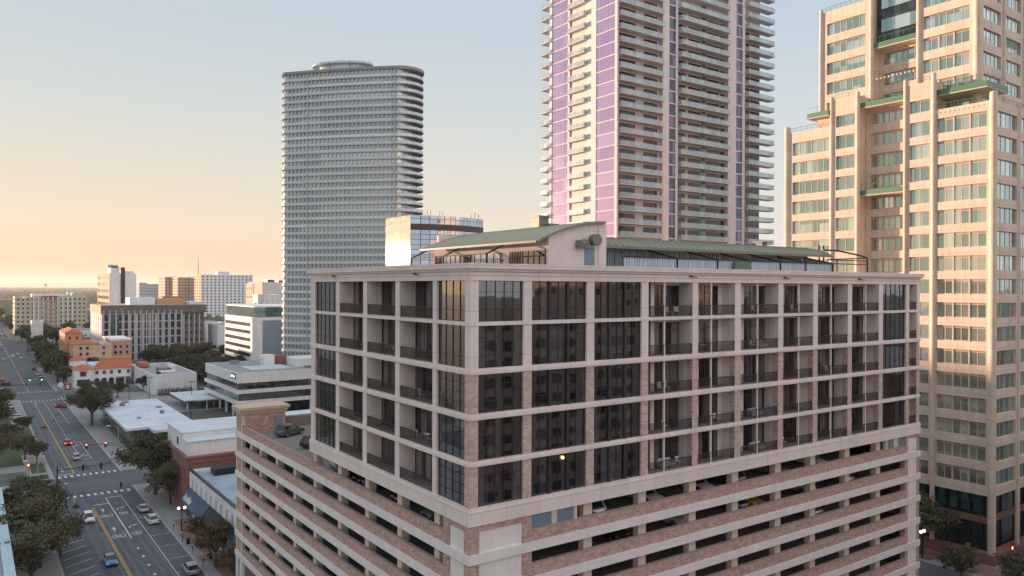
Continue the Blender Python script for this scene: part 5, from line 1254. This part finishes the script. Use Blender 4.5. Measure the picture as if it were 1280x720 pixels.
def lamp(x,y,h,label,kind='arm',dx=1,mt=None,lit=True,group='street lamps'):
    t=thing('street_lamp',label,'street lamp',(x,y,0),group); b=MB(); b.tube((x,y,0),(x,y,h),.12,.08,n=7); b.tube((x,y,0),(x,y,.5),.2,.16,n=8)
    if kind=='arm': b.tube((x,y,h-.1),(x+dx*2.2,y,h+.15),.05,n=6)
    if kind=='twin': b.tube((x-.55,y,h),(x+.55,y,h),.05,n=6)
    part(t,'pole',b,mt or STEEL)
    if kind=='arm':
        b=MB(); b.box(x+dx*1.9,y-.18,h+.05,x+dx*2.8,y+.18,h+.25); part(t,'lamp_head',b,WHITE)
    elif kind=='twin':
        for s in (-.55,.55):
            b=MB(); b.ball((x+s,y,h+.25),.24,n=10,k=6); part(t,'lamp_globe',b,LAMPLIT if lit else WHITE)
    elif kind=='globe':
        b=MB(); b.ball((x,y,h+.28),.3,n=10,k=6); part(t,'lamp_globe',b,LAMPLIT if lit else WHITE)
    elif kind=='tee':
        b=MB(); b.box(x-1.5,y-.15,h,x+1.5,y+.15,h+.2); part(t,'lamp_head',b,STEEL)
lamp(8.4,164.5,9.6,'tall pale lamp post rising out of the near left trees','arm',1,CONC)
lamp(12.6,206.8-9,8.5,'pale lamp post at the kerb by the left crossing','arm',-1,CONC)
lamp(17.,187.5,4.6,'black post with one white globe at the left end of the crossing','globe',lit=False)
lamp(33.4,156,4.3,'black post with two lit globes on the brick paved pavement','twin')
lamp(32.6,226.5,9.8,'tall slender lamp post at the right corner beside the signals','arm',-1,CONC)
lamp(135.2,67.4,4.6,'black post with two lit globes beside the garage end','twin')
lamp(61,344,9,'dark lamp post standing before the white hall','tee',group='car park lamps'); lamp(52.5,338,8.5,'thinner dark lamp post left of the one before the white hall','tee',group='car park lamps'); lamp(56.5,252,11,'dark lamp post beside the hall entrance','tee',group='car park lamps'); lamp(72,320,9,'dark lamp post by the pale canopy','tee',group='car park lamps')
lamp(27.,531,6,'distant lamp','globe') if False else None
def meter(x,y,l):
    t=thing('parking_meter',l,'parking meter',(x,y,0),'parking meters'); b=MB(); b.tube((x,y,0),(x,y,1.1),.04,n=6); part(t,'post',b,STEEL); b=MB(); b.box(x-.1,y-.08,1.1,x+.1,y+.08,1.45); part(t,'head',b,STEEL)
for y in (134.2,141.7,149.2,156.7): meter(32.1,y,'dark parking meter on the right kerb between marked bays')
# benches / bins on the pavement
def bench(x,y,l):
    t=thing('bench',l,'bench',(x,y,0),'benches'); b=MB(); b.box(x,y,.58,x+.5,y+1.8,.64); part(t,'seat',b,STEEL); b=MB(); b.box(x+.46,y,.64,x+.52,y+1.8,1.1); part(t,'backrest',b,STEEL)
    for yy in (.1,1.6): b=MB(); b.box(x+.02,y+yy,.16,x+.48,y+yy+.08,.58); part(t,'leg',b,STEEL)
bench(33.8,143.5,'dark bench on the right pavement nearer the crossing'); bench(33.8,137,'dark bench on the right pavement nearer the bottom')
t=thing('litter_bin','dark litter bin on the pavement by the bays','bin',(32.7,147.5,SW)); b=MB(); b.tube((32.7,147.5,SW),(32.7,147.5,1.1),.28,.32,n=12); part(t,'body',b,STEEL); b=MB(); b.tube((32.7,147.5,1.1),(32.7,147.5,1.25),.34,.2,n=12); part(t,'lid',b,STEEL)
# white tank at the hall entrance, red sign board
t=thing('white_tank','pale cylindrical tank standing by the hall entrance','tank',(43.2,231,.2)); b=MB(); b.tube((43.2,231,.2),(43.2,231,2.9),.9,n=16); b.ball((43.2,231,2.9),.9,n=16,k=6,sq=(1,1,.35)); part(t,'body',b,WHITE)
t=thing('ticket_kiosk','small red kiosk at the corner by the mission building','kiosk',(36.6,395,.2)); b=MB(); b.box(35.4,395,.2,37.8,397,2.8); part(t,'body',b,BRKD); b=MB(); b.box(35.1,394.7,2.8,38.1,397.3,3.1); part(t,'roof',b,TILE); b=MB(); b.box(36,394.9,.8,37.,394.99,2.4); part(t,'window',b,HEADL)
t=thing('round_sign','white round topped sign in the junction corner','sign',(33.0,386.5,.1)); b=MB(); b.tube((33,386.5,0),(33,386.5,2.6),.08,n=6); part(t,'post',b,STEEL); b=MB(); b.tube((33,386.4,3.6),(33,386.6,3.6),1.1,n=18); part(t,'panel',b,WHITE)
# walls by the tan tower corner
t=thing('bollard_row','x','bollard') ; bpy.data.objects.remove(t)
# ================================================================== PEOPLE
def person(x,y,z,face,label,top=CLOTHD,legs=CLOTHD):
    h=1.75
    t=thing('person',label,'person',(x,y,z),rz=face)
    V=[((0,0,.93),.15),((0,0,1.15),.145),((0,0,1.38),.17),((0,0,1.5),.07),((0,.01,1.58),.07),((0,.01,1.68),.10),
       ((.10,0,.86),.10),((.11,.06,.48),.07),((.11,-.05,.09),.05),((.11,.12,.04),.045),
       ((-.10,0,.86),.10),((-.11,-.02,.48),.07),((-.11,-.12,.09),.05),((-.11,.04,.04),.045),
       ((.20,0,1.40),.065),((.25,-.02,1.12),.05),((.23,.10,.88),.035),((.23,.14,.80),.03),
       ((-.20,0,1.40),.065),((-.25,-.02,1.12),.05),((-.23,.10,.88),.035),((-.23,.14,.80),.03)]
    Eg=[(0,1),(1,2),(2,3),(3,4),(4,5),(0,6),(6,7),(7,8),(8,9),(0,10),(10,11),(11,12),(12,13),(2,14),(14,15),(15,16),(16,17),(2,18),(18,19),(19,20),(20,21)]
    me=bpy.data.meshes.new('body'); me.from_pydata([v[0] for v in V],Eg,[]); o=bpy.data.objects.new('body',me); COL.objects.link(o)
    s=o.modifiers.new('skin','SKIN'); 
    if not me.skin_vertices: 
        bpy.context.view_layer.objects.active=o
    layer=me.skin_vertices[0] if me.skin_vertices else me.attributes and None
    if layer:
        for i,v in enumerate(V): layer.data[i].radius=(v[1],v[1]*.85); layer.data[i].use_root=(i==0)
    ss=o.modifiers.new('sub','SUBSURF'); ss.levels=1
    dg=bpy.context.evaluated_depsgraph_get(); m2=bpy.data.meshes.new_from_object(o.evaluated_get(dg)); bpy.data.objects.remove(o)
    m2.materials.clear(); m2.materials.append(top); m2.materials.append(SKIN); m2.materials.append(legs)
    for p in m2.polygons:
        c=p.center; p.material_index=1 if c.z>1.5 or (abs(c.x)>.2 and c.z<.9) else (2 if c.z<.95 else 0); p.use_smooth=True
    bo=bpy.data.objects.new('body',m2); COL.objects.link(bo); bo.parent=t
    hb=MB(); hb.ball((0,-.02,1.73),.115,n=10,k=6,sq=(1,1.05,.85)); part(t,'hair',hb,STEEL,local=True)
    return t
try:
    person(28.9,196.4,zr,math.pi,'person in dark clothes walking over the near crossing')
    person(41.9,60.8,47.8,-.6,'person in dark clothes standing on the roof terrace of the left wing')
except Exception as ex: print('PERSON',ex)
# ================================================================== BALCONY FURNITURE
def chairset(col):
    t=thing('patio_chair','x','chair'); b=MB(); b.box(-.25,-.25,.40,.25,.25,.45); part(t,'seat',b,col,local=True)
    b=MB(); b.box(-.25,.22,.45,.25,.27,.92); part(t,'backrest',b,col,local=True)
    for sx in (-1,1):
        for sy in (-1,1): b=MB(); b.box(sx*.21-.02,sy*.21-.02,0,sx*.21+.02,sy*.21+.02,.4); part(t,'leg',b,col,local=True)
    return t
def tableset(col):
    t=thing('patio_table','x','table'); b=MB(); b.tube((0,0,.70),(0,0,.74),.45,n=16); part(t,'tabletop',b,col,local=True); b=MB(); b.tube((0,0,0),(0,0,.70),.05,n=6); b.tube((0,0,0),(0,0,.04),.25,n=10); part(t,'pedestal',b,col,local=True); return t
def sofa(col):
    t=thing('patio_sofa','x','sofa'); b=MB(); b.box(-.9,-.38,.1,.9,.38,.42); part(t,'seat',b,col,local=True); b=MB(); b.box(-.9,.26,.42,.9,.42,.82); part(t,'backrest',b,col,local=True)
    for s in (-1,1): b=MB(); b.box(s*.9,-.38,.1,s*1.0,.42,.62); part(t,'armrest',b,col,local=True)
    return t
cw=chairset(WHITE); cd=chairset(STEEL); tw=tableset(WHITE); td=tableset(STEEL); sf=sofa(GREYV)
rows=['lowest','second lowest','middle','second highest','top']
def fz(r): return WZ[r][0]+.02
fl_=[]
ordn=['first','second','third','fourth','fifth','sixth']
def furn(src,bay,row,fx,fy,rz,what,face='y'):
    z=fz(row)
    if face=='y': a0,a1=RB[bay]; x=a0+(a1-a0)*fx; y=Y0+fy; pos='%s balcony from the glazed corner bays'%ordn[bay-3]
    else: a0,a1=LB[bay]; y=a0+(a1-a0)*fx; x=X0+fy; pos='%s balcony of the left face from the corner'%ordn[bay-1]
    copy_tree(src,(x,y,z),R(rz),label='%s, %s row, %s'%(what,rows[row],pos),group='balcony furniture')
for (s,b_,r_,fx,fy,rz,w) in ((cw,3,4,.62,1.0,20,'white chair'),(cw,3,4,.82,1.2,-30,'second white chair'),(cw,4,3,.12,.9,30,'white chair'),(tw,4,3,.3,1.0,0,'white table'),(cd,3,3,.6,1.1,0,'dark chair'),(sf,5,0,.7,1.4,0,'grey sofa'),(sf,5,1,.65,1.4,0,'grey sofa'),(cw,5,4,.55,1.1,0,'white chair'),(cw,5,4,.72,1.1,30,'second white chair'),(tw,5,4,.85,1.2,0,'white table'),(cw,5,3,.5,1.0,10,'white chair'),(sf,5,3,.75,1.3,0,'pale sofa'),(sf,3,0,.62,1.4,0,'grey sofa'),(cw,3,0,.85,1.0,0,'white chair'),(cd,3,1,.75,1.1,0,'dark chair'),(cw,3,1,.55,1.1,0,'white chair'),(cw,3,2,.45,1.1,0,'white chair'),(cw,3,2,.62,1.2,20,'second white chair'),(td,3,2,.78,1.1,0,'dark table'),(cw,4,4,.15,1.1,0,'white chair'),(cw,6,4,.6,1.1,0,'white chair'),(cd,7,0,.5,1.1,0,'dark chair'),(cw,4,1,.7,1.1,0,'white chair'),(cd,6,2,.4,1.1,0,'dark chair'),(cw,7,2,.6,1.1,0,'white chair'),(td,8,3,.5,1.1,0,'dark table'),(cd,8,1,.4,1.1,0,'dark chair'),(cw,6,0,.3,1.1,0,'white chair')):
    furn(s,b_,r_,fx,fy,rz,w)
for (s,b_,r_,fx,fy,rz,w) in ((cd,1,3,.4,1.1,80,'dark chair'),(tw,2,3,.5,1.1,0,'pale table'),(cw,2,3,.3,1.1,80,'white chair'),(cd,2,3,.7,1.1,80,'dark chair'),(cw,1,1,.35,1.1,80,'white chair'),(tw,1,1,.5,1.1,0,'pale table'),(cw,1,1,.68,1.1,80,'second white chair'),(cd,2,1,.5,1.1,80,'dark chair'),(cd,3,3,.5,1.1,80,'dark chair'),(cw,1,2,.6,1.1,80,'white chair')):
    furn(s,b_,r_,fx,fy,rz,w,'x')
for o in (cw,cd,tw,td,sf): delete_tree(o)
# ================================================================== FAR CITY
rnd=random.Random(21); S_,C_=math.sin(th),math.cos(th)
fm=[WHITE,PEACH,GREYV,BRKD,WHITER,OLIVE,PINKS]
for i in range(150):
    d=math.exp(rnd.uniform(math.log(640),math.log(5200))); px=rnd.uniform(-20,400)
    L_=(px-640)/960*d; x=S_*d+C_*L_; y=C_*d-S_*L_
    if 0<x<36 and y<3000: continue
    w=rnd.uniform(16,48); dp=rnd.uniform(14,40); h=rnd.uniform(4,9)*(1+ (rnd.random()<.18)*(1.3 if d>1300 else .4)); 
    m=rnd.choice(fm); b=MB(); b.box(x,y,0,x+w,y+dp,h,0); b.box(x-.3,y-.3,h,x+w+.3,y+dp+.3,h+.5,1)
    rb=rnd.choice((WHITER,GREYR,GREYR))
    t=thing('low_building','%s far off among the trees under the horizon'%{'painted_stucco_beige':'beige low building'}.get(m.name,'small low %s building'%m.name.split('_')[0]),'building',(x,y,0),'low far %s buildings'%m.name.split('_')[0]); part(t,'wall',b,[m,rb])
    b=MB(); nb=int(w/4)
    for k in range(nb): 
        for z in [1.2+3*q_ for q_ in range(int((h-1)/3))] or [1.2]: b.box(x+1+k*w/nb,y-.09,z,x+2.6+k*w/nb,y-.02,z+1.4)
    part(t,'windows',b,FARGL)
t=thing('water_tower','tiny water tower standing on the horizon at left','water tower',(0,0,0))
d=5200; L_=(57-640)/960*d; x=S_*d+C_*L_; y=C_*d-S_*L_; t.location=(x,y,0)
b=MB(); b.tube((x,y,0),(x,y,42),2.2,n=8); part(t,'shaft',b,CONC); b=MB(); b.ball((x,y,50),11,n=14,k=8,sq=(1,1,.8)); part(t,'tank',b,CONC)
# far tree canopy: one mass
b=MB(); rnd=random.Random(5)
ico=[(0,0,1),(.9,0,.4),(.28,.85,.4),(-.73,.53,.4),(-.73,-.53,.4),(.28,-.85,.4),(.75,.55,-.3),(-.28,.88,-.3),(-.92,0,-.3),(-.28,-.88,-.3),(.75,-.55,-.3)]
icf=[(0,1,2),(0,2,3),(0,3,4),(0,4,5),(0,5,1),(1,6,2),(2,6,7),(2,7,3),(3,7,8),(3,8,4),(4,8,9),(4,9,5),(5,9,10),(5,10,1),(1,10,6)]
for i in range(15000):
    d=math.exp(rnd.uniform(math.log(900),math.log(12500)))
    px=rnd.uniform(-60,1300) if d>2500 and rnd.random()<.35 else rnd.uniform(-60,420)
    L_=(px-640)/960*d; x=S_*d+C_*L_; y=C_*d-S_*L_
    if -5<x<40 and y<1500: continue
    r=rnd.uniform(3.5,7)*(1+max(0,d-2000)/6000); h=rnd.uniform(7,13)*(1+max(0,d-6000)/20000); n=len(b.v)
    for v in ico: k=rnd.uniform(.75,1.2); b.v.append((x+v[0]*r*k,y+v[1]*r*k,h*.55+v[2]*h*.45*k))
    for f in icf: b.f.append(tuple(n+j for j in f)); b.m.append(0)
struct('distant_woodland',b,LEAF3,kind='stuff')
# ================================================================== AIR
hz=bpy.data.materials.new('evening_haze'); hz.use_nodes=True; hn=hz.node_tree; hn.nodes.remove(hn.nodes['Principled BSDF'])
pv=hn.nodes.new('ShaderNodeVolumePrincipled'); pv.inputs['Color'].default_value=(.92,.93,.97,1); pv.inputs['Density'].default_value=4.5e-5; pv.inputs['Anisotropy'].default_value=.3
hn.links.new(pv.outputs[0],hn.nodes['Material Output'].inputs['Volume'])
b=MB(); b.box(-3000,-3000,-1.3,14000,14000,155); struct('haze',b,hz,kind='stuff')
# ================================================================== LIGHT, SKY, CAMERA
SUN_AZ=R(-62); EL=R(2.4)
# direction towards the sun in the grid frame (x to the right-back, y to the left-back)
Ls,Ds=math.sin(SUN_AZ),math.cos(SUN_AZ)
sx,sy=S_*Ds+C_*Ls, C_*Ds-S_*Ls
w=bpy.data.worlds.new('World'); scn.world=w; w.use_nodes=True; nt=w.node_tree
sky=nt.nodes.new('ShaderNodeTexSky'); sky.sky_type='NISHITA'; sky.sun_disc=False; sky.sun_elevation=EL+R(1.2); sky.sun_rotation=math.atan2(sx,sy)
sky.altitude=50; sky.air_density=1.0; sky.dust_density=.6; sky.ozone_density=1.0
bg=nt.nodes['Background']; bg.inputs['Strength'].default_value=.15
def lk(a,b): nt.links.new(a,b)
tc=nt.nodes.new('ShaderNodeTexCoord'); sp=nt.nodes.new('ShaderNodeSeparateXYZ'); lk(tc.outputs['Generated'],sp.inputs[0])
def ramp(stops,src):
    r=nt.nodes.new('ShaderNodeValToRGB'); e=r.color_ramp.elements; r.color_ramp.interpolation='EASE' if False else 'LINEAR'
    while len(e)<len(stops): e.new(.5)
    for k,(p,c) in enumerate(stops): e[k].position=p; e[k].color=(*c,1)
    lk(src,r.inputs['Fac']); return r.outputs['Color']
K=1.0
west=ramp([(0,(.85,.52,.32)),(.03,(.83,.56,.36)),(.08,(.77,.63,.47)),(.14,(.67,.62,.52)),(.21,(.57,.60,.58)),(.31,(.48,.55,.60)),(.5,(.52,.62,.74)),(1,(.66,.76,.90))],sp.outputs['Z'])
east=ramp([(0,(.73,.66,.63)),(.06,(.76,.71,.68)),(.12,(.68,.68,.66)),(.22,(.57,.63,.67)),(.36,(.45,.55,.65)),(.55,(.55,.66,.78)),(1,(.70,.80,.93))],sp.outputs['Z'])  # overhead stops of both ramps are raised, out of view, as added fill
def dot(v,o=None):
    d=nt.nodes.new('ShaderNodeVectorMath'); d.operation='DOT_PRODUCT'; lk(tc.outputs['Generated'],d.inputs[0]); d.inputs[1].default_value=v; return d.outputs['Value']
def mrange(src,a,b,c,d,st='SMOOTHSTEP'):
    m=nt.nodes.new('ShaderNodeMapRange'); m.interpolation_type=st; m.inputs['From Min'].default_value=a; m.inputs['From Max'].default_value=b; m.inputs['To Min'].default_value=c; m.inputs['To Max'].default_value=d; lk(src,m.inputs['Value']); return m.outputs['Result']
def mixc(f,a,b,bt='MIX'):
    m=nt.nodes.new('ShaderNodeMix'); m.data_type='RGBA'; m.blend_type=bt
    if isinstance(f,float): m.inputs['Factor'].default_value=f
    else: lk(f,m.inputs['Factor'])
    for x,n_ in ((a,'A'),(b,'B')):
        if isinstance(x,tuple): m.inputs[n_].default_value=(*x,1)
        else: lk(x,m.inputs[n_])
    return m.outputs['Result']
ds=dot((sx,sy,.04))
grad=mixc(mrange(ds,-.15,.97,0.,1.),east,west)
# unseen sky opposite the sunset, brightened pale violet as added fill for the facades
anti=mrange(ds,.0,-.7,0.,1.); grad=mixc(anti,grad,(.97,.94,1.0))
gm=nt.nodes.new('ShaderNodeGamma'); gm.inputs['Gamma'].default_value=.4; lk(sky.outputs[0],gm.inputs['Color'])
base=mixc(.05,grad,gm.outputs[0])
pw=nt.nodes.new('ShaderNodeMath'); pw.operation='POWER'; pw.use_clamp=True; lk(mrange(ds,0.,1.,0.,1.,'LINEAR'),pw.inputs[0]); pw.inputs[1].default_value=260.
glow=mixc(1.0,(0.,0.,0.),(5.,2.4,.8),'MIX')
gl=nt.nodes.new('ShaderNodeVectorMath'); gl.operation='SCALE'; gl.inputs[0].default_value=(1.5,.85,.22); lk(pw.outputs[0],gl.inputs['Scale'])
ad=nt.nodes.new('ShaderNodeVectorMath'); ad.operation='ADD'; lk(base,ad.inputs[0]); lk(gl.outputs[0],ad.inputs[1])
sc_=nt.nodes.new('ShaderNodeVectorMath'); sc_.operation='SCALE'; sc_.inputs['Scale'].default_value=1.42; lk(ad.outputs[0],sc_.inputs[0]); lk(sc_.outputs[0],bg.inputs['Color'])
sl=bpy.data.lights.new('sun','SUN'); sl.energy=2.0; sl.angle=R(.6); sl.color=(1,.66,.44)
so=bpy.data.objects.new('sun',sl); COL.objects.link(so)
dirv=Vector((sx*math.cos(EL),sy*math.cos(EL),math.sin(EL))); so.rotation_euler=dirv.to_track_quat('Z','Y').to_euler(); so.location=(0,0,300)
cam=bpy.data.cameras.new('camera'); co=bpy.data.objects.new('camera',cam); COL.objects.link(co); scn.camera=co
cam.sensor_width=36; cam.lens=27; cam.clip_end=60000; cam.clip_start=.5
M=Matrix.Rotation(-th,4,'Z')@Matrix.Rotation(R(90-.0895),4,'X')@Matrix.Rotation(R(.212),4,'Z')
M.translation=(0,0,47); co.matrix_world=M
scn.render.engine='CYCLES'
vs=scn.view_settings; vs.view_transform='Standard'; vs.look='None'; vs.exposure=2.36; vs.gamma=1; vs.use_curve_mapping=False
